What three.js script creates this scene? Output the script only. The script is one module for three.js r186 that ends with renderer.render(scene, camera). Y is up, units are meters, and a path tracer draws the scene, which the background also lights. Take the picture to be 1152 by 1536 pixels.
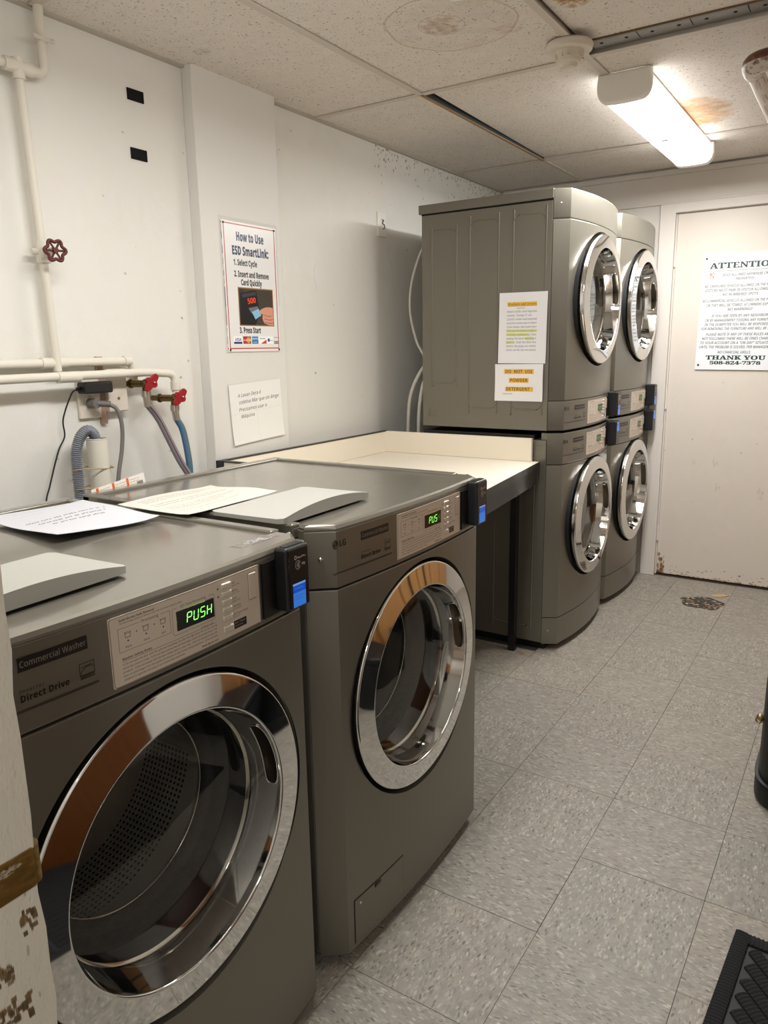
import * as THREE from 'three';
import { RoundedBoxGeometry } from 'three/addons/geometries/RoundedBoxGeometry.js';
import { mergeGeometries, toCreasedNormals } from 'three/addons/utils/BufferGeometryUtils.js';
import { RectAreaLightUniformsLib } from 'three/addons/lights/RectAreaLightUniformsLib.js';
import { Brush, Evaluator, SUBTRACTION } from 'three-bvh-csg';

// ---------------------------------------------------------------- camera, light, exposure
const scene = new THREE.Scene();
scene.background = new THREE.Color(0x0a0a0a);
const camera = new THREE.PerspectiveCamera(68.82, 1152 / 1536, 0.03, 30);
camera.rotation.order = 'YXZ';
camera.position.set(1.964, 1.309, 4.3421);
camera.rotation.set(-0.2152, 0.577, -0.0175);
const renderer = new THREE.WebGLRenderer({ antialias: true });
renderer.toneMapping = THREE.LinearToneMapping;
renderer.toneMappingExposure = 1.12;
renderer.shadowMap.enabled = true;
RectAreaLightUniformsLib.init();
const LAMP = 48, LENS = 5.5, LAMP_COLOR = new THREE.Color(1.0, 0.985, 0.96);
const HALL = 38;
const H = 2.197;                                   // ceiling height

// ---------------------------------------------------------------- helpers
let seed = 7;
const rnd = () => { seed = (seed * 1664525 + 1013904223) % 4294967296; return seed / 4294967296; };
const rr = (a, b) => a + (b - a) * rnd();
const names = {};
const numbered = (n) => { names[n] = (names[n] ?? -1) + 1; return names[n] ? `${n}_${String(names[n]).padStart(3, '0')}` : n; };
const std = (color, roughness = 0.6, metalness = 0, o = {}) => new THREE.MeshStandardMaterial({ color, roughness, metalness, ...o });
const phys = (color, roughness, metalness, o = {}) => new THREE.MeshPhysicalMaterial({ color, roughness, metalness, ...o });
function tex(w, h, draw, srgb = true) {
  const c = document.createElement('canvas'); c.width = w; c.height = h;
  const g = c.getContext('2d'); draw(g, w, h);
  const t = new THREE.CanvasTexture(c);
  if (srgb) t.colorSpace = THREE.SRGBColorSpace;
  t.anisotropy = 8;
  return t;
}
const rep = (t, x, y) => { const c = t.clone(); c.wrapS = c.wrapT = THREE.RepeatWrapping; c.repeat.set(x, y); c.needsUpdate = true; return c; };
function put(name, geo, mat, parent, pos, rot) {
  const m = new THREE.Mesh(Array.isArray(geo) ? merge(geo) : geo, mat);
  m.name = parent ? name : numbered(name);
  if (pos) m.position.set(...pos);
  if (rot) m.rotation.set(...rot);
  m.castShadow = m.receiveShadow = true;
  (parent || scene).add(m);
  return m;
}
function merge(list) {
  return mergeGeometries(list.map((g) => { let x = g.index ? g.toNonIndexed() : g; for (const k of Object.keys(x.attributes)) if (!['position', 'normal', 'uv'].includes(k)) x.deleteAttribute(k); return x; }));
}
function thing(name, label, category, pos = [0, 0, 0], group) {
  const o = new THREE.Group(); o.name = numbered(name); o.position.set(...pos);
  o.userData = { label, category }; if (group) o.userData.group = group;
  scene.add(o); return o;
}
function tag(o, label, category, group) { Object.assign(o.userData, { label, category }); if (group) o.userData.group = group; return o; }
function struct(name, geo, mat, pos, rot) { const m = put(name, geo, mat, null, pos, rot); m.userData.kind = 'structure'; return m; }
const box = (w, h, d, x = 0, y = 0, z = 0, r = 0) => (r ? new RoundedBoxGeometry(w, h, d, 2, r) : new THREE.BoxGeometry(w, h, d)).translate(x, y, z);
const span = (x0, x1, y0, y1, z0, z1, r = 0) => box(x1 - x0, y1 - y0, z1 - z0, (x0 + x1) / 2, (y0 + y1) / 2, (z0 + z1) / 2, r);
const V = (a) => new THREE.Vector3(...a);
const curve = (pts, closed = false, tension = 0.5) => new THREE.CatmullRomCurve3(pts.map(V), closed, 'catmullrom', tension);
const tube = (pts, r, n = 40, rs = 10, closed = false) => new THREE.TubeGeometry(curve(pts, closed), n, r, rs, closed);
function rod(a, b, r, rs = 14) {
  const A = V(a), B = V(b), d = B.clone().sub(A), g = new THREE.CylinderGeometry(r, r, d.length(), rs);
  g.applyQuaternion(new THREE.Quaternion().setFromUnitVectors(new THREE.Vector3(0, 1, 0), d.normalize()));
  return g.translate(...A.add(B).multiplyScalar(0.5).toArray());
}
function bentPipe(pts, r, bend = 0.03, rs = 14) {             // straight runs joined by round elbows
  const P = pts.map(V), path = new THREE.CurvePath(); let at = P[0];
  for (let i = 1; i < P.length; i++) {
    if (i === P.length - 1) { path.add(new THREE.LineCurve3(at, P[i])); break; }
    const a = P[i].clone().sub(P[i - 1]).normalize(), b = P[i + 1].clone().sub(P[i]).normalize();
    const s = P[i].clone().addScaledVector(a, -bend), e = P[i].clone().addScaledVector(b, bend);
    path.add(new THREE.LineCurve3(at, s)); path.add(new THREE.QuadraticBezierCurve3(s, P[i], e)); at = e;
  }
  return new THREE.TubeGeometry(path, 120, r, rs);
}
const lathe = (pts, n = 72) => new THREE.LatheGeometry(pts.map((p) => new THREE.Vector2(...p)), n);
const latheX = (pts, n = 72) => lathe(pts, n).rotateZ(-Math.PI / 2);   // profile [radius, outwards along +x]
function deform(g, f) { const p = g.attributes.position, v = new THREE.Vector3(); for (let i = 0; i < p.count; i++) { v.fromBufferAttribute(p, i); f(v); p.setXYZ(i, v.x, v.y, v.z); } g.computeVertexNormals(); return g; }
function roundRect(g, x, y, w, h, r) { g.beginPath(); g.roundRect(x, y, w, h, r); }
function speckle(g, w, h, n, cols, smin, smax, stretch = 1, a = 1) {
  for (let i = 0; i < n; i++) {
    g.fillStyle = cols[Math.floor(rnd() * cols.length)]; g.globalAlpha = a * rr(0.4, 1);
    const s = rr(smin, smax); g.beginPath(); g.ellipse(rnd() * w, rnd() * h, s * stretch, s, rr(-0.35, 0.35), 0, 7); g.fill();
  }
  g.globalAlpha = 1;
}
function blotch(g, x, y, rx, ry, col, a, n = 60) {             // an irregular stain made of many small dabs
  g.fillStyle = col;
  for (let i = 0; i < n; i++) {
    const t = rr(0, 6.283), q = Math.sqrt(rnd()); g.globalAlpha = a * rr(0.3, 1);
    g.beginPath(); g.ellipse(x + Math.cos(t) * q * rx, y + Math.sin(t) * q * ry, rr(0.05, 0.22) * rx, rr(0.05, 0.22) * ry, rr(0, 3), 0, 7); g.fill();
  }
  g.globalAlpha = 1;
}
// a front elevation drawn as lines that stand for print too small to read
function scrawl(g, x, y, w, size, col = '#555') {
  g.fillStyle = col; let at = x;
  while (at < x + w) { const l = Math.min(rr(1.2, 4.5) * size * 0.6, x + w - at); let k = at; while (k < at + l) { g.fillRect(k, y - size * rr(0.45, 0.75), size * 0.28, size * rr(0.5, 0.75)); k += size * 0.5; } at += l + size * 0.5; }
}

// ---------------------------------------------------------------- materials
const noiseBump = tex(512, 512, (g, w, h) => { g.fillStyle = '#808080'; g.fillRect(0, 0, w, h); speckle(g, w, h, 5000, ['#fff', '#000', '#999', '#666'], 1, 5, 1.3, 0.16); }, false);
const paintMap = tex(2048, 1024, (g, w, h) => {                // left wall, 4.2 m long and 2.45 m high
  g.fillStyle = '#e8e6df'; g.fillRect(0, 0, w, h);
  for (let i = 0; i < 90; i++) blotch(g, rnd() * w, rnd() * h, rr(40, 160), rr(20, 120), ['#f0efea', '#e1dfd6', '#e4e1d8'][i % 3], 0.12, 40);
  speckle(g, w, h, 90, ['#8d887c', '#a39d8e', '#6e675c'], 0.5, 1.8, 1.6, 0.7);
  for (let i = 0; i < 16; i++) { g.strokeStyle = '#b0a999'; g.globalAlpha = 0.5; g.lineWidth = rr(0.6, 1.6); const x = rnd() * w, y = rnd() * h; g.beginPath(); g.moveTo(x, y); g.quadraticCurveTo(x + rr(-12, 12), y + rr(8, 20), x + rr(-16, 16), y + rr(14, 44)); g.stroke(); }
  // black specks of mould at the top, towards the far end (u: 0 at z = 4.2)
  for (let i = 0; i < 190; i++) { const x = w * (1 - rr(0.02, 0.34)), y = h * (0.105 + Math.abs(rr(-1, 1) * rr(0, 0.07))); g.fillStyle = '#4b4740'; g.globalAlpha = rr(0.2, 0.7); g.beginPath(); g.ellipse(x, y, rr(0.8, 3.4), rr(0.6, 2.2), rr(0, 3), 0, 7); g.fill(); }
  g.globalAlpha = 1;
});
const M = {
  wall: std(0xffffff, 0.62, 0, { map: paintMap, bumpMap: rep(noiseBump, 6, 4), bumpScale: 0.0012 }),
  paint: std(0xe5e3dd, 0.55, 0, { bumpMap: rep(noiseBump, 2, 4), bumpScale: 0.001 }),
  farPaint: std(0xddd7cf, 0.55, 0, { bumpMap: rep(noiseBump, 3, 2), bumpScale: 0.001 }),
  pipe: std(0xe2ddcf, 0.5, 0, { bumpMap: rep(noiseBump, 3, 1), bumpScale: 0.0015 }),
  steel: phys(0x7b776c, 0.34, 0.5, { clearcoat: 0.15, clearcoatRoughness: 0.2 }),
  steelSide: phys(0x7b776c, 0.42, 0.5),
  steelTop: phys(0x7b776c, 0.3, 0.5, { clearcoat: 0.9, clearcoatRoughness: 0.1, roughnessMap: null }),
  chrome: std(0xe4e4e2, 0.05, 1),
  darkChrome: std(0x5c554a, 0.12, 1),
  screw: std(0xd0cdc6, 0.2, 1),
  black: std(0x0c0c0d, 0.45),
  rubber: std(0x17171a, 0.6),
  pitch: std(0x040404, 0.95),
  satin: std(0x1b1b1d, 0.38),
  glass: phys(0xe6e4de, 0.015, 0, { transmission: 1, thickness: 0, ior: 1.52 }),
  glassPale: phys(0xc8c8c2, 0.02, 0, { transmission: 1, thickness: 0, ior: 2.2 }),
  laminate: std(0xf3ead9, 0.42),
  apron: std(0x2e2d2c, 0.4, 0.3),
  plate: std(0xcfc3b3, 0.36, 0.2),
  button: std(0xd8d1c4, 0.3, 0.45),
  brass: std(0x6a5b3a, 0.35, 0.9),
  red: std(0x980f1a, 0.4),
  oldRed: std(0x58201d, 0.5),
  nickel: std(0xb9b3a6, 0.3, 0.9),
  ivory: std(0xdcd3c4, 0.5),
  white: std(0xefece5, 0.5),
};
M.steelTop.roughnessMap = tex(512, 512, (g, w, h) => { g.fillStyle = '#bbb'; g.fillRect(0, 0, w, h); for (let i = 0; i < 60; i++) blotch(g, rnd() * w, rnd() * h, rr(20, 90), rr(10, 60), ['#fff', '#777', '#999'][i % 3], 0.1, 30); }, false);
M.steelTop.roughness = 0.42;

// ---------------------------------------------------------------- floor and its tiles
const floorSlab = struct('floor', span(-0.15, 3.1, -0.12, -0.003, -0.15, 6.1), std(0x3a3732, 0.9));
const vct = [0, 1, 2, 3].map((k) => tex(384, 384, (g, w, h) => {
  g.fillStyle = ['#8d867b', '#8b857a', '#90887b', '#898379'][k]; g.fillRect(0, 0, w, h);
  speckle(g, w, h, 900, ['#99948a', '#7e7a73', '#938d83'], 3, 9, 2.4, 0.5);
  speckle(g, w, h, 1100, ['#b3aea1', '#76726b', '#a49e92', '#817d75'], 1.2, 3.4, 2.9, 0.75);
  speckle(g, w, h, 260, ['#504d47', '#58554f', '#c0baad', '#67644f'], 0.9, 2.8, 3.2, 0.85);
}));
const vctMat = vct.map((t) => std(0xffffff, 0.5, 0, { map: t, bumpMap: rep(noiseBump, 1, 1), bumpScale: 0.0003 }));
const T = 0.3048, FX = 1.4442, FZ = 2.3253;
const tileGeo = box(T - 0.0012, 0.004, T - 0.0012, 0, -0.002, 0);
for (let i = -5; i <= 3; i++) for (let j = -8; j <= 7; j++) {
  const x = FX + i * T + T / 2, z = FZ + j * T + T / 2;
  if (x < 0.5 || z < 0 || z > 4.6 || x > 2.6) continue;
  if (x < 0.7 && (z < 1.4 || z > 2.5)) continue;
  if (i === -1 && j === -7) continue;                              // the broken tile is built below
  put('floor_tile', tileGeo, vctMat[Math.floor(rnd() * 4)], floorSlab, [x, rr(-0.0004, 0.0004), z], [0, ((i + j) & 1) * Math.PI / 2, 0]);
}
{ // broken tile by the back door: a hole down to brown mastic
  const x = FX - T / 2, z = FZ - 7 * T + T / 2, s = new THREE.Shape(), a = T / 2 - 0.0006;
  s.moveTo(-a, -a); s.lineTo(a, -a); s.lineTo(a, a); s.lineTo(-a, a); s.closePath();
  const hole = new THREE.Path(), pts = [];
  for (let k = 0; k < 30; k++) { const t = k / 30 * 6.283, q = 1 + 0.09 * Math.sin(5 * t) + rr(-0.05, 0.05); pts.push([Math.min(a - 0.006, 0.045 + Math.cos(t) * 0.108 * q), -0.04 + Math.sin(t) * 0.1 * q]); }
  pts.forEach((p, k) => (k ? hole.lineTo(...p) : hole.moveTo(...p))); hole.closePath(); s.holes.push(hole);
  const g = new THREE.ExtrudeGeometry(s, { depth: 0.012, bevelEnabled: false }); const uv = g.attributes.uv;
  for (let k = 0; k < uv.count; k++) uv.setXY(k, uv.getX(k) / T + 0.5, uv.getY(k) / T + 0.5);
  put('floor_tile', g.rotateX(-Math.PI / 2).translate(0, -0.012, 0), vctMat[0], floorSlab, [x, 0, z]);
  const rub = new THREE.PlaneGeometry(0.26, 0.24, 26, 24).rotateX(-Math.PI / 2);
  deform(rub, (v) => { v.y += rr(-0.004, 0.006); });
  const mast = put('exposed_mastic', rub, std(0xffffff, 0.95, 0, { map: tex(256, 256, (c, w, h) => { c.fillStyle = '#a8886c'; c.fillRect(0, 0, w, h); speckle(c, w, h, 1400, ['#7c5f48', '#c4a98c', '#94735a', '#d6bf9f', '#5f4835'], 1.5, 6, 1.4, 0.8); }) }), floorSlab, [x + 0.035, -0.006, z + 0.035]);
  mast.userData.label = 'brown crumbling mastic showing through a broken floor tile';
  const chip = put('tile_shard', new THREE.CylinderGeometry(0.05, 0.048, 0.003, 5).scale(1, 1, 0.5), std(0xb59c78, 0.8), floorSlab, [x + 0.1, 0.001, z - 0.12], [0, 0.5, 0.03]);
  chip.userData.label = 'loose tan shard at the broken floor tile';
  struct('sub_floor_pit', span(x - 0.11, x + 0.15, -0.02, -0.0155, z - 0.1, z + 0.16), std(0x4a3a2e, 0.9));
}

{ // rust left on the tiles by the table leg
  const st = put('rust_stain', new THREE.PlaneGeometry(0.12, 0.09).rotateX(-Math.PI / 2), std(0xffffff, 0.8, 0, { transparent: true, map: tex(256, 192, (g, w, h) => { g.clearRect(0, 0, w, h); blotch(g, w / 2, h / 2, 60, 40, '#a56b42', 0.12, 160); speckle(g, w, h, 0, ['#7a4526'], 1, 3); blotch(g, w / 2 - 10, h / 2, 26, 18, '#8f5530', 0.2, 60); }) }), floorSlab, [0.79, 0.0009, 1.465]);
  st.userData.label = 'orange rust stain on the tiles at the table leg';
}

// ---------------------------------------------------------------- walls
const leftWall = struct('wall_left', span(-0.12, 0, -0.02, 2.45, -0.12, 4.2), M.wall);
{ const p = leftWall.geometry.attributes.uv; void p; }
const pilaster = struct('wall_pilaster', span(0, 0.045, 0, 2.3, 2.07, 2.472, 0.003), M.paint);
put('corner_bead', span(0, 0.0035, 0, 2.19, 2.065, 2.0705), M.paint, pilaster);
// the back wall stands around its door (0.985..1.845 wide, 1.985 high)
struct('wall_back', [span(-0.12, 0.985, -0.02, 2.45, -0.12, 0), span(1.845, 2.62, -0.02, 2.45, -0.12, 0), span(0.985, 1.845, 1.985, 2.45, -0.12, 0)], M.farPaint);
struct('wall_right', span(2.5, 2.62, -0.02, 2.45, -0.12, 4.2), M.farPaint);
struct('wall_near', [span(-0.12, 1.4, -0.02, 2.45, 4.06, 4.18), span(2.36, 2.62, -0.02, 2.45, 4.06, 4.18), span(1.4, 2.36, 2.05, 2.45, 4.06, 4.18)], M.farPaint);
struct('wall_hall', [span(0.88, 1.0, -0.02, 2.45, 4.18, 6.1), span(2.9, 3.02, -0.02, 2.45, 4.06, 6.1), span(0.88, 3.02, -0.02, 2.45, 6.0, 6.12), span(2.5, 3.02, -0.02, 2.45, 4.06, 4.18)], M.farPaint);
// edge angle of the hung ceiling
struct('trim_1', span(0, 0.018, H - 0.003, H + 0.02, 0, 2.07, 0), std(0xbab3a6, 0.6));
struct('trim_2', span(0, 0.018, H - 0.003, H + 0.02, 2.472, 4.06, 0), std(0xbab3a6, 0.6));
struct('trim_3', span(0.02, 2.5, H - 0.03, H - 0.004, 0, 0.018, 0.002), M.farPaint);
struct('trim_4', span(0.02, 2.5, 2.024, 2.034, 0, 0.012, 0.002), M.farPaint);
// black slots in the wall
for (const [y, z] of [[2.068, 2.664], [1.902, 2.668]]) {
  const s = thing('wall_vent_slot', y > 2 ? 'upper of the two small black rectangular slots in the left wall' : 'lower of the two small black rectangular slots in the left wall', 'vent', [0, y, z]);
  put('slot_back', box(0.002, 0.028, 0.056, 0.001), M.pitch, s);
  put('slot_rim', [box(0.004, 0.002, 0.06, 0.002, 0.015), box(0.004, 0.002, 0.06, 0.002, -0.015), box(0.004, 0.032, 0.002, 0.002, 0, 0.029), box(0.004, 0.032, 0.002, 0.002, 0, -0.029)], M.pitch, s);
}

// ---------------------------------------------------------------- back door with casing
const doorMap = tex(512, 1200, (g, w, h) => {
  g.fillStyle = '#d9d0c5'; g.fillRect(0, 0, w, h);
  for (let i = 0; i < 40; i++) blotch(g, rnd() * w, rnd() * h, rr(30, 120), rr(30, 160), ['#ded6cb', '#d3cabe'][i % 2], 0.1, 30);
  for (const [x, y, s] of [[0.33, 0.66, 18], [0.36, 0.73, 16], [0.62, 0.74, 22], [0.78, 0.745, 10], [0.2, 0.665, 12]]) blotch(g, x * w, y * h, s * 0.5, s, '#8c857d', 0.25, 30);
  speckle(g, w, h, 24, ['#776f66', '#8d857b'], 0.8, 2.4, 1, 0.7);
  // rust creeping up along the bottom edge
  for (let i = 0; i < 260; i++) { const y = h * (1 - Math.pow(rnd(), 6) * 0.03); g.fillStyle = ['#5e3d24', '#8a6038', '#3b281a', '#a07a50'][i % 4]; g.globalAlpha = rr(0.2, 0.8); g.beginPath(); g.ellipse(rnd() * w, y, rr(1, 6), rr(0.6, 2), 0, 0, 7); g.fill(); }
  for (let i = 0; i < 50; i++) { g.fillStyle = '#6d4527'; g.globalAlpha = rr(0.2, 0.7); g.beginPath(); g.ellipse(rr(0, 24), h * (1 - Math.pow(rnd(), 2) * 0.06), rr(1, 5), rr(2, 9), 0, 0, 7); g.fill(); }
  g.globalAlpha = 1;
});
const door1 = struct('door_1', span(1.012, 1.828, 0.012, 1.972, -0.05, -0.006, 0.003), M.farPaint);
put('door_face', box(0.81, 1.956, 0.003), std(0xffffff, 0.5, 0, { map: doorMap }), door1, [1.42, 0.992, -0.005]);
for (const y of [0.25, 1.0, 1.75]) { const h = put('hinge', rod([1.009, y - 0.045, -0.004], [1.009, y + 0.045, -0.004], 0.006), M.farPaint, door1); void h; }
const casing = struct('door_frame_1', [span(0.925, 1.005, 0, 2.024, 0, 0.022, 0.004), span(1.835, 1.915, 0, 2.024, 0, 0.022, 0.004), span(0.925, 1.915, 1.976, 2.024, 0, 0.021, 0.004)], M.farPaint);
put('door_stop', [span(0.985, 1.011, 0, 1.985, -0.1, -0.008), span(1.829, 1.845, 0, 1.985, -0.1, -0.008), span(0.985, 1.845, 1.973, 1.985, -0.1, -0.008)], M.farPaint, casing);
put('threshold', span(0.985, 1.845, -0.004, 0.006, -0.1, 0.002), std(0x3d2f24, 0.8), casing);

// notice on the door
{
  const s = thing('notice_sign', 'white ATTENTION house rules sign with dark green lettering screwed to the back door', 'sign', [1.345, 1.463, 0.003]);
  const map = tex(760, 1148, (g, w, h) => {
    g.fillStyle = '#e9ebee'; g.fillRect(0, 0, w, h);
    g.textAlign = 'center'; g.fillStyle = '#12322c';
    const wide = (t, y, size, ww) => { g.save(); g.translate(w / 2, y); g.font = `bold ${size}px serif`; g.scale(ww / g.measureText(t).width, 1); g.lineWidth = 2.5; g.strokeStyle = '#12322c'; g.strokeText(t, 0, 0); g.fillText(t, 0, 0); g.restore(); };
    wide('ATTENTION', 146, 74, 626);
    g.fillStyle = '#6d6a55'; g.fillRect(50, 168, 660, 4);
    g.strokeStyle = '#9a5a3c'; g.lineWidth = 5; g.strokeRect(76, 190, 36, 46); g.beginPath(); g.moveTo(78, 192); g.lineTo(110, 234); g.moveTo(86, 226); g.lineTo(86, 204); g.lineTo(100, 204); g.stroke();
    g.fillStyle = '#1f2d2f'; g.strokeStyle = '#1f2d2f'; g.lineWidth = 0.9;
    const L = [['DOGS ALLOWED ANYWHERE ON THE', 224, 50, 480], ['PROPERTY!!!!', 266, 20, 170], ['NO UNINSURED VEHICLES ALLOWED ON THE PROPERTY', 330, 0, 700], ['VISITORS MUST PARK IN VISITOR ALLOWED SPOTS', 372, 0, 690], ['NO NUMBERED SPOTS', 414, -10, 330], ['NO COMMERCIAL VEHICLES ALLOWED ON THE PROPERTY', 474, 0, 720], ['OR THEY WILL BE TOWED  AT OWNERS EXPENSE', 518, 0, 640], ['NO WARNING!!', 560, 0, 230], ['IF YOU ARE SEEN BY ANY NEIGHBOR', 622, 0, 520], ['OR BY MANAGEMENT TOSSING ANY FURNITURE', 666, 0, 640], ['IN THE DUMPSTER YOU WILL BE RESPONSIBLE', 708, 0, 640], ['FOR REMOVING THE FURNITURE AND WILL BE FINED', 750, 0, 700], ['PLEASE NOTE IF ANY OF THESE RULES ARE', 806, 0, 600], ['NOT FOLLOWED THERE WILL BE FINES CHARGED', 848, 0, 670], ['TO YOUR ACCOUNT ON A "ON DAY" SITUATION', 890, -10, 680], ['UNTIL THE PROBLEM IS SOLVED, PER MANAGEMENT', 932, 0, 710], ['NO CHARCOAL GRILLS', 984, -20, 310]];
    for (const [t, y, dx, ww] of L) { g.save(); g.translate(w / 2 + dx, y); g.font = 'italic 36px sans-serif'; g.scale(ww / g.measureText(t).width, 1); g.strokeText(t, 0, 0); g.fillText(t, 0, 0); g.restore(); }
    g.fillStyle = '#12322c'; wide('THANK YOU', 1046, 56, 560); wide('508-824-7378', 1094, 46, 480);
  });
  put('sign_panel', box(0.389, 0.588, 0.004), std(0xffffff, 0.35, 0, { map }), s);
  for (const [x, y] of [[-0.178, 0.27], [0.178, 0.27], [-0.178, -0.27], [0.178, -0.27]]) put('screw', new THREE.CylinderGeometry(0.005, 0.005, 0.004, 12).rotateX(Math.PI / 2), M.black, s, [x, y, 0.003]);
  s.rotation.z = -0.012;
}

// ---------------------------------------------------------------- hung ceiling
const ceiling = struct('ceiling', span(-0.12, 3.1, 2.38, 2.45, -0.12, 6.12), std(0x8f877c, 0.9));
struct('ceiling_hall', span(1.0, 2.9, H + 0.01, H + 0.03, 4.18, 6.0), M.farPaint);
function ceilTex(extra) {
  return tex(600, 1200, (g, w, h) => {
    g.fillStyle = '#e2dad1'; g.fillRect(0, 0, w, h);
    speckle(g, w, h, 500, ['#e7e0d8', '#dbd2c8'], 6, 22, 1.4, 0.35);
    if (extra) extra(g, w, h);
    for (let i = 0; i < 5200; i++) { g.fillStyle = ['#8b8074', '#9b9084', '#756b60'][i % 3]; g.globalAlpha = rr(0.35, 0.9); const s = rnd() < 0.12 ? rr(1.4, 2.6) : rr(0.6, 1.4); g.beginPath(); g.ellipse(rnd() * w, rnd() * h, s * rr(1, 1.9), s, rr(0, 3.1), 0, 7); g.fill(); }
    g.globalAlpha = 1;
  });
}
const ceilBump = tex(600, 1200, (g, w, h) => { g.fillStyle = '#ccc'; g.fillRect(0, 0, w, h); for (let i = 0; i < 3600; i++) { g.fillStyle = '#222'; g.globalAlpha = rr(0.3, 0.9); const s = rr(0.7, 2); g.beginPath(); g.ellipse(rnd() * w, rnd() * h, s * 1.4, s, rr(0, 3), 0, 7); g.fill(); } }, false);
const ceilMat = (extra) => std(0xffffff, 0.92, 0, { map: ceilTex(extra), bumpMap: ceilBump, bumpScale: 0.002 });
const plain = ceilMat();
// stain positions are tile metres: X from its left edge, Z from its far edge (canvas top is the near edge)
const at = (w, h, X, Z) => [X / 0.6 * w, (1.2 - Z) / 1.2 * h];
const stained = {
  ring: ceilMat((g, w, h) => {
    const [x, y] = at(w, h, 0.36, 0.45);
    const R = 185;
    g.strokeStyle = '#a8927a'; for (let k = 0; k < 3; k++) { g.globalAlpha = 0.45; g.lineWidth = rr(1.5, 3); g.beginPath(); for (let i = 0; i <= 80; i++) { const t = i / 80 * 6.2832, q = R + 4 * Math.sin(3 * t + k) + 3 * Math.sin(7 * t) + rr(-1.2, 1.2); g.lineTo(x + Math.cos(t) * q, y + Math.sin(t) * q); } g.stroke(); }
    blotch(g, x, y, R * 0.95, R * 0.95, '#cdbfae', 0.1, 200);
    blotch(g, x - 22, y - 12, 60, 62, '#b39a80', 0.28, 130);
    g.globalAlpha = 0.6; g.lineWidth = 2; g.strokeStyle = '#a08468'; g.beginPath(); g.arc(x - 22, y - 12, 66, 0, 6.3); g.stroke(); g.globalAlpha = 1;
    blotch(g, x + 130, y + 120, 40, 34, '#b29a80', 0.25, 60);
  }),
  brown: ceilMat((g, w, h) => { const [x, y] = at(w, h, 0.17, 0.36); blotch(g, x, y, 120, 200, '#b98d5d', 0.07, 700); blotch(g, x - 10, y + 20, 85, 150, '#c08f58', 0.07, 500); blotch(g, x + 60, y - 40, 60, 70, '#a67c50', 0.06, 200); }),
  edge: ceilMat((g, w, h) => { const [x, y] = at(w, h, 0.1, 0.42); blotch(g, x + 60, y, 130, 60, '#a87b45', 0.34, 240); blotch(g, x - 30, y + 30, 40, 70, '#9b6c38', 0.3, 110); g.fillStyle = '#96683a'; for (let i = 0; i < 220; i++) { g.globalAlpha = rr(0.1, 0.45); g.beginPath(); g.ellipse(x + rr(-50, 220), y + 42 + rr(-8, 8), rr(2, 10), rr(1, 4), 0, 0, 7); g.fill(); } g.globalAlpha = 1; }),
  faint: ceilMat((g, w, h) => { blotch(g, 130, 480, 34, 22, '#a39381', 0.3, 60); blotch(g, 400, 200, 60, 40, '#bfae9a', 0.25, 60); }),
};
const X = [0.012, 0.49, 1.1, 1.71, 2.32, 2.5], Z = [0.018, 0.585, 1.79, 3.0, 4.06];
const cTile = (w, d) => { const g = box(w, 0.014, d, 0, 0.007, 0), uv = g.attributes.uv; for (let i = 0; i < uv.count; i++) uv.setXY(i, uv.getX(i) * w / 0.6, 1 - (1 - uv.getY(i)) * d / 1.2 ); return g; };
const cGeo = {};
for (let i = 0; i < 5; i++) for (let j = 0; j < 4; j++) {
  const w = X[i + 1] - X[i] - 0.006, d = Z[j + 1] - Z[j] - 0.006, k = `${w.toFixed(3)},${d.toFixed(3)}`;
  const key = `${i}${j}`, m = { 12: stained.ring, 21: stained.brown, 22: stained.edge, '02': stained.faint }[key] || plain;
  const t = put('ceiling_tile', (cGeo[k] ||= cTile(w, d)), m, ceiling, [(X[i] + X[i + 1]) / 2, H + 0.004, (Z[j] + Z[j + 1]) / 2]);
  if (key === '22') { t.geometry = cTile(w - 0.012, d - 0.075); t.position.z += 0.037; t.position.x += 0.009; t.rotation.x = 0.008; t.rotation.y = 0.012; t.position.y += 0.008; }        // lifted at its far edge
  if (key === '11') { t.geometry = cTile(w - 0.008, d); t.rotation.z = -0.016; t.rotation.y = 0.02; t.position.y += 0.006; t.position.x += 0.006; }   // lifted along its left edge
  if (key === '01') { t.rotation.z = 0.004; t.position.y += 0.001; }
}
const barMat = std(0xcfc6ba, 0.6), rustBar = std(0x9c7f5e, 0.8);
for (let i = 1; i < 5; i++) for (let j = 0; j < 4; j++)                     // long runs along z
  put('ceiling_bar', [span(X[i] - (i === 1 && j === 1 ? 0.006 : 0.012), X[i] + (i === 1 && j === 1 ? 0.004 : 0.012), H - 0.001, H + 0.0025, Z[j], Z[j + 1]), span(X[i] - 0.0015, X[i] + 0.0015, H, H + (i === 1 && j === 1 ? 0.006 : 0.032), Z[j], Z[j + 1])], i === 1 && j === 1 ? rustBar : barMat, ceiling);
put('bar_web', span(X[1] - 0.001, X[1] + 0.001, H + 0.006, H + 0.034, Z[1], Z[2]), std(0x3c4448, 0.6, 0.3), ceiling);
for (let j = 1; j < 4; j++) for (let i = 0; i < 5; i++)
  put('ceiling_bar', [span(X[i] + 0.013, X[i + 1] - 0.013, H - 0.001, H + 0.0025, Z[j] - 0.012, Z[j] + 0.012), span(X[i], X[i + 1], H, H + 0.03, Z[j] - 0.0015, Z[j] + 0.0015)], barMat, ceiling);
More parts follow.
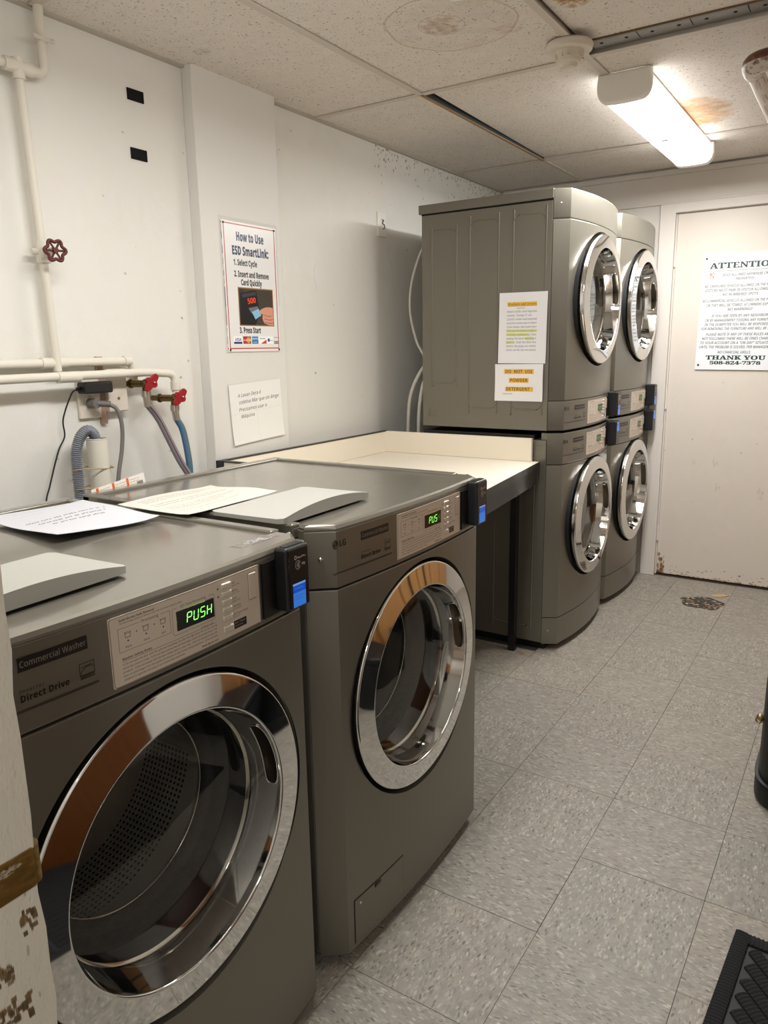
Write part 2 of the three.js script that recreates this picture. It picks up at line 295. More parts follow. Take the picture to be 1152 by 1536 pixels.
{ // the perforated grey steel angle showing in the gap of the lifted tile
  const b = put('slotted_steel_strip', [span(1.13, 2.3, H + 0.012, H + 0.015, 1.8, 1.874), span(1.13, 2.3, H + 0.012, H + 0.03, 1.872, 1.875)], std(0x8d8a85, 0.5, 0.3), ceiling);
  b.userData.label = 'grey perforated steel strip in the gap beside the shifted ceiling tile';
  const hole = new THREE.CylinderGeometry(0.0055, 0.0055, 0.002, 12);
  for (let k = 0; k < 10; k++) { put('bolt_hole', hole, M.pitch, b, [1.16 + k * 0.075, H + 0.012, 1.843]); if (k % 2) put('slit', box(0.002, 0.002, 0.05), M.pitch, b, [1.195 + k * 0.075, H + 0.012, 1.845]); }
  put('rust_line', span(1.12, 2.3, H + 0.012, H + 0.017, 1.8755, 1.879), std(0x6f5636, 0.9), ceiling);
}

// ---------------------------------------------------------------- lamps
function wrapLamp(x, z, len, label, power = LAMP) {
  const L = thing('ceiling_lamp', label, 'lamp', [x, H, z]), hl = len / 2;
  put('lamp_tray', box(0.15, 0.022, len - 0.03, 0, -0.011, 0, 0.004), M.white, L);
  const s = new THREE.Shape();                                   // section of the wrap lens, x across and y down
  s.moveTo(-0.082, -0.018); s.bezierCurveTo(-0.09, -0.05, -0.082, -0.078, -0.06, -0.086); s.quadraticCurveTo(0, -0.093, 0.06, -0.086); s.bezierCurveTo(0.082, -0.078, 0.09, -0.05, 0.082, -0.018); s.closePath();
  const lens = new THREE.ExtrudeGeometry(s, { depth: len - 0.06, bevelEnabled: true, bevelSize: 0.004, bevelOffset: -0.004, bevelThickness: 0.004, curveSegments: 10 }).translate(0, 0, -hl + 0.03);
  put('lamp_lens', toCreasedNormals(lens, 0.6), std(0xffffff, 0.4, 0, { emissive: LAMP_COLOR, emissiveIntensity: LENS }), L);
  const cs = new THREE.Shape(); cs.moveTo(-0.086, 0); cs.bezierCurveTo(-0.096, -0.05, -0.088, -0.082, -0.062, -0.09); cs.quadraticCurveTo(0, -0.097, 0.062, -0.09); cs.bezierCurveTo(0.088, -0.082, 0.096, -0.05, 0.086, 0); cs.closePath();
  const cap = toCreasedNormals(new THREE.ExtrudeGeometry(cs, { depth: 0.024, bevelEnabled: true, bevelSize: 0.008, bevelOffset: -0.008, bevelThickness: 0.008, bevelSegments: 4, curveSegments: 10 }), 0.5);
  put('lamp_end_cap', cap, M.white, L, [0, 0, hl - 0.035]);
  put('lamp_end_cap', cap, M.white, L, [0, 0, -hl + 0.01]);
  put('lamp_clip', box(0.024, 0.003, 0.016, 0, -0.0925, -0.02, 0.001), std(0x9b9488, 0.5), L);
  const light = new THREE.RectAreaLight(LAMP_COLOR, power, 0.15, len - 0.1);
  light.position.set(x, H - 0.1, z); light.lookAt(x, 0, z); scene.add(light);
  return L;
}
wrapLamp(1.162, 1.02, 1.18, 'long white wraparound ceiling lamp, lit, hanging at the far end before the door');
wrapLamp(1.1, 3.16, 1.18, 'lit white ceiling lamp whose rounded end just shows at the top edge of the photo', LAMP * 0.7);
{ // lamp of the hall behind the camera
  const L = thing('hall_lamp', 'round white ceiling lamp in the entrance hall behind the camera', 'lamp', [2.45, H + 0.01, 5.0]);
  put('lamp_tray', new THREE.CylinderGeometry(0.17, 0.17, 0.02, 40).translate(0, -0.01, 0), M.white, L);
  put('lamp_glass', new THREE.SphereGeometry(0.16, 32, 12, 0, 6.2832, Math.PI / 2, Math.PI / 2).scale(1, 0.4, 1).translate(0, -0.02, 0), std(0xffffff, 0.4, 0, { emissive: LAMP_COLOR, emissiveIntensity: 3 }), L);
  const light = new THREE.RectAreaLight(LAMP_COLOR, HALL, 0.28, 0.28); light.position.set(2.45, H - 0.08, 5.0); light.lookAt(2.45, 0, 5.0); scene.add(light);
}

// ---------------------------------------------------------------- smoke detector and ceiling pipe
{
  const d = thing('smoke_detector', 'round off-white smoke detector on the ceiling beside the lifted tile', 'smoke detector', [1.09, H, 1.93]);
  put('detector_base', lathe([[0, 0], [0.066, 0], [0.07, -0.006], [0.068, -0.02], [0.055, -0.024], [0, -0.024]].reverse(), 48), M.ivory, d);
  const slots = []; for (let k = 0; k < 10; k++) slots.push(box(0.006, 0.02, 0.012, 0.04, -0.034, 0).rotateY(k * 0.6283));
  put('detector_fin', slots, M.ivory, d);
  put('detector_chamber', lathe([[0, -0.02], [0.044, -0.022], [0.044, -0.026], [0.036, -0.046], [0.036, -0.05], [0.034, -0.054], [0.03, -0.056]].reverse(), 48), M.ivory, d);
  put('detector_button', lathe([[0.03, -0.056], [0.026, -0.058], [0.024, -0.066], [0.018, -0.068], [0, -0.068]].reverse(), 36), M.ivory, d);
}
{
  const p = thing('ceiling_pipe', 'brown and white painted iron pipe with an elbow under the ceiling at top right', 'pipe', [1.57, 2.1, 1.74]);
  const map = tex(256, 128, (g, w, h) => { g.fillStyle = '#c9beb2'; g.fillRect(0, 0, w, h); g.fillStyle = '#6d4334'; for (let x = 0; x < w; x += 2) g.fillRect(x, 0, 2, 62 + rr(-5, 5) ); speckle(g, w, h, 260, ['#4f2f25', '#7c5241', '#9d7f70'], 1, 4, 2, 0.6); });
  const m = std(0xffffff, 0.4, 0, { map, bumpMap: rep(noiseBump, 2, 1), bumpScale: 0.002 });
  put('pipe_run', bentPipe([[0.55, 0.012, 0.0], [0, 0, 0], [-0.012, -0.012, -1.74]], 0.024, 0.04), m, p);
  put('pipe_elbow', bentPipe([[0.085, 0.004, 0], [0, 0, 0], [0, 0, -0.08]], 0.031, 0.045), m, p);
}

// ---------------------------------------------------------------- washing machines and dryers
const evaluator = new Evaluator(); evaluator.attributes = ['position', 'normal', 'uv']; evaluator.useGroups = false;
const W = 0.685, HW = W / 2;
const kinds = {
  washer: { xe: 0.668, xc: 0.715, bow: 0.014, hz: 0.303 },
  stack: { xe: 0.592, xc: 0.65, bow: 0.034, hz: 0.312 },
};
const bowAt = (k, z) => k.xc + k.bow * (1 - Math.min(1, (z / k.hz) ** 2));
function plan(k, back) {                                          // plan of a bowed front: shape x = x, shape y = -z
  const s = new THREE.Shape(); s.moveTo(back, HW - 0.014);
  s.lineTo(k.xe, HW - 0.014); s.lineTo(k.xe, HW);
  for (let i = 0; i <= 32; i++) { const z = -k.hz + 2 * k.hz * i / 32; s.lineTo(bowAt(k, z), -z); }
  s.lineTo(k.xe, -HW); s.lineTo(k.xe, -HW + 0.014); s.lineTo(back, -HW + 0.014); s.closePath();
  return s;
}
function slab(k, y0, y1, back, bev = 0.0025) {
  const g = new THREE.ExtrudeGeometry(plan(k, back), { depth: y1 - y0 - 2 * bev, bevelEnabled: true, bevelSize: bev, bevelOffset: -bev, bevelThickness: bev, bevelSegments: 2 });
  return toCreasedNormals(g.rotateX(-Math.PI / 2).translate(0, y0 + bev, 0), 0.35);
}
function holed(g, x, y, r) {
  const a = new Brush(g), b = new Brush(new THREE.CylinderGeometry(r, r, 0.4, 96).rotateZ(Math.PI / 2).translate(x, y, 0));
  a.updateMatrixWorld(); b.updateMatrixWorld();
  return evaluator.evaluate(a, b, SUBTRACTION).geometry;
}
const RINGS = {
  gasket: latheX([[0.277, 0.0], [0.2765, -0.02], [0.276, -0.03], [0.23, -0.045], [0.2, -0.05]]),
  under: latheX([[0.2, -0.045], [0.25, -0.04], [0.264, -0.034], [0.2655, -0.012], [0.2645, -0.006]]),
  ring: latheX([[0.257, -0.03], [0.2625, -0.018], [0.263, -0.016], [0.2645, 0.004], [0.2652, 0.008], [0.2658, 0.0125], [0.2662, 0.0165], [0.2656, 0.0193], [0.2635, 0.0208], [0.2622, 0.0212], [0.261, 0.02145], [0.25, 0.0231], [0.23, 0.0261], [0.215, 0.0284], [0.2137, 0.0286], [0.2122, 0.0285], [0.211, 0.0276], [0.2102, 0.0258], [0.2098, 0.0238], [0.2095, 0.022], [0.204, -0.005], [0.1985, -0.037], [0.1982, -0.0385], [0.194, -0.042]], 160),
  glass: latheX([[0.199, -0.034], [0.15, -0.0305], [0.1, -0.028], [0.05, -0.0265], [0.0005, -0.026]], 96),
  bellow: latheX([[0.2, -0.048], [0.202, -0.075], [0.193, -0.085], [0.199, -0.1], [0.186, -0.112], [0.192, -0.125], [0.17, -0.134], [0.164, -0.128]], 72),
  lip: new THREE.TorusGeometry(0.163, 0.0022, 8, 96).rotateY(Math.PI / 2).translate(-0.127, 0, 0),
  drum: latheX([[0.17, -0.14], [0.235, -0.142], [0.245, -0.15], [0.245, -0.5], [0.235, -0.51], [0.11, -0.5], [0.1, -0.505], [0, -0.505]], 72),
};
{ const g = RINGS.drum, uv = g.attributes.uv, p = g.attributes.position, prof = [0, 0.065, 0.078, 0.428, 0.442, 0.567, 0.578, 0.678]; for (let i = 0; i < uv.count; i++) uv.setY(i, prof[i % 8] / 0.678); void p; }
const perforated = tex(2048, 1024, (g, w, h) => { g.fillStyle = '#d5d3cf'; g.fillRect(0, 0, w, h); for (let y = 6; y < h; y += 16) for (let x = 6; x < w; x += 14) { if (Math.floor(y / 96) % 3 === 2) continue; g.fillStyle = '#15130f'; g.beginPath(); g.ellipse(x, y, 3.6, 4.2, 0, 0, 7); g.fill(); } });
const drumMat = std(0xffffff, 0.28, 0.75, { map: perforated });
const drumPlain = std(0xd9d7d2, 0.35, 0.4);
function paddle() {
  const s = new THREE.Shape(); s.moveTo(-0.035, 0); s.quadraticCurveTo(-0.012, 0.055, 0, 0.058); s.quadraticCurveTo(0.012, 0.055, 0.035, 0); s.closePath();
  return toCreasedNormals(new THREE.ExtrudeGeometry(s, { depth: 0.3, bevelEnabled: true, bevelSize: 0.006, bevelThickness: 0.01, bevelSegments: 2 }), 0.6);
}
const paddleGeo = paddle();
function handlePatch() {                                          // capsule-shaped finger scoop on the inner cone
  const a0 = -0.05, a1 = 0.62, h0 = -0.004, h1 = 0.0225, inner = [], rim = [];
  const P = (a, h, lift) => { const r = 0.205 + h * 0.2 - lift; return [h, r * Math.sin(a), -r * Math.cos(a)]; };
  const na = 30, nh = 8, pos = [], idx = [];
  for (let i = 0; i <= na; i++) for (let j = 0; j <= nh; j++) {
    const a = a0 + (a1 - a0) * i / na, e = Math.min(a - a0, a1 - a) * 0.2, c = Math.min(1, Math.sqrt(Math.max(0, 1 - (1 - Math.min(1, e / 0.0133)) ** 2)));
    const h = (h0 + h1) / 2 + (j / nh - 0.5) * (h1 - h0) * c;
    pos.push(...P(a, h, 0.0012 - 0.0005 * Math.cos(Math.PI * (j / nh - 0.5))));
  }
  for (let i = 0; i < na; i++) for (let j = 0; j < nh; j++) { const k = i * (nh + 1) + j; idx.push(k, k + 1, k + nh + 2, k, k + nh + 2, k + nh + 1); }
  const g = new THREE.BufferGeometry(); g.setAttribute('position', new THREE.Float32BufferAttribute(pos, 3)); g.setAttribute('uv', new THREE.Float32BufferAttribute(new Array(pos.length / 3 * 2).fill(0), 2)); g.setIndex(idx); g.computeVertexNormals();
  for (let i = 0; i <= 60; i++) { const t = i / 60 * Math.PI * 2, am = (a0 + a1) / 2, ha = (a1 - a0) / 2, hh = (h1 - h0) / 2, c = Math.cos(t), s = Math.sin(t), q = 4; rim.push(P(am + ha * Math.sign(c) * Math.abs(c) ** (2 / q), (h0 + h1) / 2 + hh * Math.sign(s) * Math.abs(s) ** (2 / q), 0.0012)); }
  return [g, tube(rim.slice(0, 60), 0.0012, 120, 6, true)];
}
const [scoopGeo, scoopRim] = handlePatch();
function addDoor(t, k, y, pale, drum) {
  const at = [k.xc + k.bow - (pale ? 0.005 : 0.023), y, 0];
  put('door_recess', RINGS.gasket, M.rubber, t, [k.xc + k.bow - 0.008, y, 0]);
  const d = put('door', RINGS.ring, M.chrome, t, at);
  put('door_underside', RINGS.under, M.rubber, d);
  put('door_glass', RINGS.glass, pale ? M.glassPale : M.glass, d);
  put('door_handle', scoopGeo, M.darkChrome, d);
  put('handle_rim', scoopRim, M.chrome, d);
  put('door_seal', RINGS.bellow, pale ? std(0x8f8d88, 0.6) : M.rubber, t, at);
  put('seal_clamp', RINGS.lip, M.screw, t, at);
  const dr = put('drum', RINGS.drum, pale ? drumPlain : drumMat, t, at);
  if (drum) for (let i = 0; i < 3; i++) { const p = put('drum_paddle', paddleGeo, M.steelSide, dr); p.rotation.set(0.6 + i * 2.0944, 0, 0); p.geometry = paddleGeo.clone().rotateY(-Math.PI / 2).rotateX(Math.PI).translate(-0.17, 0.245, 0); }
}
// printed control plate
function plateMap(full) {
  return tex(1160, 410, (g, w, h) => {
    g.fillStyle = '#d6cabb'; g.fillRect(0, 0, w, h);
    g.strokeStyle = '#8b7d6d'; g.lineWidth = 5; roundRect(g, 3, 3, w - 6, h - 6, 18); g.stroke();
    g.fillStyle = '#3b342d'; g.strokeStyle = '#4a423a'; g.lineWidth = 2;
    g.font = 'bold 18px sans-serif'; g.fillText('Suds=Excess Suds Removal', 62, 34);
    g.font = '13px sans-serif'; g.fillText('The Wash stage repeats to advance only if this much has needed to settle.', 62, 50);
    g.beginPath(); g.moveTo(190, 74); g.lineTo(52, 74); g.lineTo(52, 212); g.lineTo(398, 212); g.lineTo(398, 74); g.lineTo(330, 74); g.stroke();
    g.font = '24px sans-serif'; g.textAlign = 'center'; g.fillText('Processing', 260, 82);
    ['Wash', 'Rinse', 'Spin'].forEach((s, i) => {
      const x = 110 + i * 118; g.font = '17px sans-serif'; g.fillText(s, x, 196);
      g.lineWidth = 3; g.beginPath(); g.moveTo(x - 18, 104); g.lineTo(x - 8, 112); g.lineTo(x, 104); g.lineTo(x + 8, 112); g.lineTo(x + 18, 104); g.lineTo(x + 14, 136); g.lineTo(x - 14, 136); g.closePath(); g.stroke();
      g.beginPath(); g.arc(x, 156, 5, 0, 7); g.fill(); if (i < 2) { g.beginPath(); g.arc(x + 58, 120, 4, 0, 7); g.fill(); }
    });
    g.lineWidth = 2; roundRect(g, 414, 74, 330, 168, 14); g.stroke(); g.fillStyle = '#d6cabb'; g.fillRect(450, 60, 250, 24); g.fillStyle = '#3b342d'; g.font = '22px sans-serif'; g.fillText('EST Time Remaining', 576, 82);
    g.font = '18px sans-serif'; g.fillText('●  ⟜O Door Lock', 660, 268);
    g.textAlign = 'left'; g.font = 'bold 20px sans-serif'; g.fillText('Washer Safety Rules', 62, 262); g.fillRect(62, 268, 690, 2);
    g.font = '17px sans-serif';
    ['1) Do not open the door until the cycle has completed, the door lock light shuts off, and the rotating', 'drum has come to a stop.  2) Do not wash articles that are flammable, contain flammable fluid or like', 'products.  3) Do not tamper with the door safety switch or door lock.  4) Do not attempt to open the', 'door or place fingers into the washer to remove or add clothes during operation.  5) Do not allow', 'children to operate and play in or around the machines.'].forEach((s, i) => g.fillText(s, 62, 292 + i * 23, 690));
    g.font = 'bold 18px sans-serif'; g.fillText('www.lgecb.com', 620, 392);
    if (full) {
      g.font = '19px sans-serif'; ['Hot', 'Warm', 'Cold', 'Delicates', 'Add Super Wash'].forEach((s, i) => { g.fillStyle = '#3b342d'; g.font = '19px sans-serif'; g.fillText(s, 898, 60 + i * 54); g.font = '13px sans-serif'; g.fillText(['Heavy Soiled', 'Perm. Press', 'Bright Colors', 'Gentle Fabrics', 'Extra Cycle'][i], 898, 76 + i * 54); });
      g.fillStyle = '#1e1a17'; roundRect(g, 900, 316, 118, 56, 6); g.fill(); g.fillStyle = '#d8cbb8'; g.font = '17px sans-serif'; g.fillText('Start / Pause', 908, 338); g.font = '12px sans-serif'; g.fillText('Add Garments', 908, 358);
      g.fillStyle = '#3b342d'; g.beginPath(); g.moveTo(770, 62); g.lineTo(786, 62); g.lineTo(778, 46); g.fill(); g.beginPath(); g.moveTo(770, 104); g.lineTo(786, 104); g.lineTo(778, 120); g.fill();
      g.lineWidth = 3; g.strokeStyle = '#5c5349'; roundRect(g, 1052, 30, 78, 190, 12); g.stroke();
    }
  });
}
const plateMat = std(0xffffff, 0.36, 0.15, { map: plateMap(true) });
const SEG = { P: 'abefg', U: 'bcdef', S: 'acdfg', H: 'bcefg', '8': 'abcdefg' };
function segText(text, dim = '') {
  return tex(512, 224, (g, w, h) => {
    g.fillStyle = '#000'; g.fillRect(0, 0, w, h); g.transform(1, 0, -0.12, 1, 24, 0);
    [...text].forEach((c, i) => {
      const x = 128 + i * 92, y = 56, sw = 58, sh = 56; g.strokeStyle = dim.includes(c) ? '#2c5a22' : '#8dff6a'; g.lineWidth = 13; g.lineCap = 'round';
      const L = { a: [x, y, x + sw, y], g: [x, y + sh, x + sw, y + sh], d: [x, y + 2 * sh, x + sw, y + 2 * sh], f: [x, y, x, y + sh], b: [x + sw, y, x + sw, y + sh], e: [x, y + sh, x, y + 2 * sh], c: [x + sw, y + sh, x + sw, y + 2 * sh] };
      for (const s of SEG[c]) { const [x0, y0, x1, y1] = L[s], dx = Math.sign(x1 - x0) * 9, dy = Math.sign(y1 - y0) * 9; g.beginPath(); g.moveTo(x0 + dx, y0 + dy); g.lineTo(x1 - dx, y1 - dy); g.stroke(); }
    });
  });
}
const displayMat = (text, dim, s) => std(0x060606, 0.2, 0, { emissive: 0xffffff, emissiveMap: segText(text, dim), emissiveIntensity: s });
const screenMat = std(0x0a0a12, 0.2, 0, { emissive: 0xffffff, emissiveIntensity: 0.6, emissiveMap: tex(128, 170, (g, w, h) => { g.fillStyle = '#3d86e8'; g.fillRect(0, 0, w, h); g.fillStyle = '#7fb0ee'; g.fillRect(0, 0, w, 14); g.fillStyle = '#1757cf'; g.fillRect(0, 14, w, 52); g.fillStyle = '#5a97ee'; scrawl(g, 14, 40, 90, 10, '#5a97ee'); scrawl(g, 10, 96, 100, 10, '#1f5fc0'); scrawl(g, 10, 116, 84, 10, '#1f5fc0'); }) });
const readerFace = std(0xffffff, 0.3, 0, { map: tex(256, 460, (g, w, h) => {
  g.fillStyle = '#0d0d0f'; g.fillRect(0, 0, w, h); g.strokeStyle = g.fillStyle = '#c9cac8'; g.lineWidth = 7;
  g.beginPath(); g.arc(88, 66, 13, 0, 7); g.stroke(); scrawl(g, 112, 76, 110, 22, '#c9cac8');
  g.lineWidth = 4; g.beginPath(); g.arc(118, 128, 34, 0.4, 6.0); g.stroke();
  g.lineWidth = 6; for (let k = 0; k < 3; k++) { g.beginPath(); g.arc(94, 128, 14 + k * 13, -0.7, 0.7); g.stroke(); }
  scrawl(g, 172, 138, 50, 30, '#c9cac8');
}) });
const badgeMat = std(0xffffff, 0.4, 0, { map: tex(512, 96, (g, w, h) => { g.fillStyle = '#161413'; g.fillRect(0, 0, w, h); g.fillStyle = '#8f877a'; g.font = '58px sans-serif'; g.textAlign = 'center'; g.fillText('Commercial Washer', w / 2, 68, 490); }) });
const printMat = std(0xffffff, 0.4, 0.2, { transparent: true, map: tex(1024, 420, (g, w, h) => {
  g.clearRect(0, 0, w, h); g.fillStyle = '#12100e';
  g.beginPath(); g.arc(66, 70, 46, 0, 7); g.fill(); g.strokeStyle = '#857b6d'; g.lineWidth = 6; g.beginPath(); g.arc(66, 70, 33, 0.05, 5.2); g.stroke(); g.beginPath(); g.moveTo(66, 48); g.lineTo(66, 88); g.lineTo(82, 88); g.stroke(); g.fillStyle = '#857b6d'; g.beginPath(); g.arc(48, 54, 6, 0, 7); g.fill(); g.fillStyle = '#12100e';
  g.font = 'bold 88px sans-serif'; g.fillText('LG', 128, 102);
  g.font = '34px sans-serif'; g.letterSpacing = '6px'; g.fillText('Inverter', 470, 254); g.letterSpacing = '0px'; g.font = 'bold 62px sans-serif'; g.fillText('Direct Drive', 468, 314, 340);
  g.lineWidth = 4; g.strokeStyle = '#12100e'; g.strokeRect(886, 206, 110, 84); g.beginPath(); g.moveTo(892, 276); g.quadraticCurveTo(930, 216, 990, 246); g.moveTo(900, 236); g.lineTo(985, 226); g.stroke(); for (let i = 0; i < 3; i++) g.fillRect(886, 296 + i * 9, 110, 4);
  for (let x = 20; x < w - 10; x += 9) { g.fillRect(x, 364, 6, 7); g.fillRect(x + 4, 374, 6, 7); }
}) });
function curved(k, z0, z1, y0, y1, proud, n = 14) {                // thin slab that follows the bow
  const g = new THREE.BoxGeometry(proud * 2, y1 - y0, z1 - z0, 1, 1, n).translate(0, (y0 + y1) / 2, (z0 + z1) / 2);
  return deform(g, (v) => { v.x += bowAt(k, v.z); });
}
function addControls(t, k, y0, y1, disp, o = {}) {                 // y0..y1: the control band
  const py0 = y0 + 0.01, py1 = y1 - 0.012, s = (py1 - py0) / 0.103;
  const p = put('control_plate', curved(k, -0.19, 0.105, py0, py1, 0.002), plateMat, t);
  const zx = (u) => 0.105 - u / 1160 * 0.295, yy = (v) => py1 - v / 410 * (py1 - py0);
  const part = (name, u0, u1, v0, v1, proud, m, r) => { const z0 = zx(u1), z1 = zx(u0), a = yy(v1), b = yy(v0); return put(name, r ? box(proud * 2, b - a, z1 - z0, 0, 0, 0, r) : box(proud * 2, b - a, z1 - z0), m, p, [bowAt(k, (z0 + z1) / 2) + 0.002, (a + b) / 2, (z0 + z1) / 2], [0, -Math.atan((bowAt(k, z1) - bowAt(k, z0)) / (z1 - z0)), 0]); };
  part('display', 442, 730, 98, 220, 0.0012, disp);
  for (let i = 0; i < 5; i++) part('button', 806, 888, 32 + i * 54, 70 + i * 54, 0.0035, M.button, 0.0025);
  part('button', 806, 892, 320, 368, 0.0035, M.button, 0.0025);
  part('service_cover', 1058, 1124, 36, 214, 0.002, M.plate, 0.0015);
  // card reader at the right end
  const zc = -0.262, b0 = bowAt(k, zc), bx = k === kinds.stack ? k.xc + k.bow - 0.004 : b0, r = put('card_reader', [box(0.03 + bx - b0, 0.112, 0.06, b0 + 0.017 + (bx - b0) / 2, y0 + 0.072, zc, 0.006)], M.satin, t);
  put('reader_bracket', curved(k, -0.296, -0.197, y0 + 0.012, y0 + 0.108, 0.004, 6), M.black, r);
  put('reader_face', box(0.001, 0.102, 0.05), readerFace, r, [bx + 0.0325, y0 + 0.072, zc]);
  put('reader_screen', box(0.001, 0.042, 0.033), screenMat, r, [bx + 0.033, y0 + 0.0425 + (o.flip ? 0.058 : 0), zc + 0.001]);
  put('card_slot', box(0.012, 0.003, 0.046), M.black, r, [bx + 0.018, y0 + 0.1275, zc]);
  put('badge', curved(k, 0.137, 0.229, y1 - 0.04, y1 - 0.022, 0.001), badgeMat, t);
  put('printing', (() => { const g = new THREE.PlaneGeometry(0.195, 0.08, 10, 1).rotateY(Math.PI / 2).translate(0, (y0 + y1) / 2 + 0.002, 0.2225); return deform(g, (v) => { v.x += bowAt(k, v.z) + 0.0008; }); })(), printMat, t);
  put('screw', new THREE.SphereGeometry(0.0055, 12, 8), M.screw, t, [k.xe + 0.024, (y0 + y1) / 2, HW - 0.019]);
}
function sideRib(zs, x0, x1, y0, y1, r = 0.03) {
  const pts = []; for (const [cx, cy, a] of [[x1 - r, y1 - r, 0], [x0 + r, y1 - r, 1], [x0 + r, y0 + r, 2], [x1 - r, y0 + r, 3]]) for (let i = 0; i <= 5; i++) { const q = (a + i / 5) * Math.PI / 2; pts.push([cx + r * Math.cos(q), cy + r * Math.sin(q), zs]); }
  return tube(pts, 0.004, 160, 6, true);
}

// --- the two big washers
function makeWasher(label, zc, disp, yoff = 0) {
  const k = kinds.washer, t = thing('washing_machine', label, 'washing machine', [0.42, 0, zc]);
  put('plinth', span(0.03, k.xe - 0.02, 0, 0.04, -HW + 0.03, HW - 0.03), M.black, t);
  for (const s of [-1, 1]) put('side_panel', span(0, k.xe - 0.002, 0.035, 0.955, s * HW - (s > 0 ? 0.012 : 0), s * HW + (s > 0 ? 0 : 0.012), 0.003), M.steelSide, t);
  put('back_panel', span(0, 0.012, 0.035, 0.955, -HW + 0.012, HW - 0.012), M.steelSide, t);
  put('base_pan', span(0.01, k.xe - 0.01, 0.035, 0.05, -HW + 0.012, HW - 0.012), M.black, t);
  put('front_panel', holed(slab(k, 0.028, 0.855, k.xe - 0.03, 0.002), 0.7, 0.566, 0.275), M.steel, t);
  addDoor(t, k, 0.566, false, true);
  put('control_panel', slab(k, 0.859, 0.972, k.xe - 0.03, 0.002), M.steel, t);
  put('front_trim', slab(k, 0.966, 0.985, 0.645, 0.009), M.steelTop, t);
  const lid = put('top_panel', span(0, 0.643, 0.955, 0.979, -HW, HW, 0.006), M.steelTop, t);
  put('lid_rim', [span(0, 0.642, 0.968, 0.985, HW - 0.024, HW, 0.005), span(0, 0.642, 0.968, 0.985, -HW, -HW + 0.024, 0.005), span(0, 0.03, 0.968, 0.986, -HW, HW, 0.005)], M.steelTop, lid);
  addControls(t, k, 0.857, 0.978, disp);
  // service flap low on the left
  const fl = put('service_flap', curved(k, 0.1, 0.281, 0.042, 0.146, 0.0016, 8), M.steel, t);
  put('flap_gap', [curved(k, 0.098, 0.283, 0.146, 0.1475, 0.0008, 8), curved(k, 0.098, 0.283, 0.0405, 0.042, 0.0008, 8), curved(k, 0.098, 0.1, 0.0405, 0.1475, 0.0008, 1), curved(k, 0.281, 0.283, 0.0405, 0.1475, 0.0008, 1)], M.black, fl);
  put('screw', new THREE.SphereGeometry(0.004, 12, 8), M.screw, fl, [bowAt(k, 0.262), 0.13, 0.262]);
  put('flap_latch', box(0.006, 0.01, 0.024, bowAt(k, 0.2), 0.14, 0.2, 0.002), M.black, fl);
  return t;
}
const w2 = makeWasher('middle washing machine beside the white folding table, its whole round chrome door in view', 2.934, displayMat('PUSH', 'H', 1.3));
const w1 = makeWasher('nearest washing machine at lower left, its big chrome door partly behind the painted jamb', 3.656, displayMat('PUSH', '', 1.5));
{
  const k = kinds.washer;
  const st = put('sticker_residue', deform(new THREE.BoxGeometry(0.1, 0.0006, 0.03), () => {}), std(0xffffff, 0.5, 0, { transparent: true, map: tex(256, 80, (g, w, h) => { g.clearRect(0, 0, w, h); g.strokeStyle = '#8d857b'; g.lineWidth = 2; g.strokeRect(6, 8, 240, 60); blotch(g, 120, 40, 60, 22, '#b9b6b2', 0.5, 60); blotch(g, 100, 44, 26, 14, '#7c8794', 0.5, 40); speckle(g, w, h, 60, ['#a9a29a', '#d8d4cd'], 1, 4, 2, 0.6); }) }), w1, [0.665, 0.9856, -0.25], [0, Math.PI / 2, 0]);
  st.userData.label = 'torn grey remains of a peeled sticker'; void k;
}

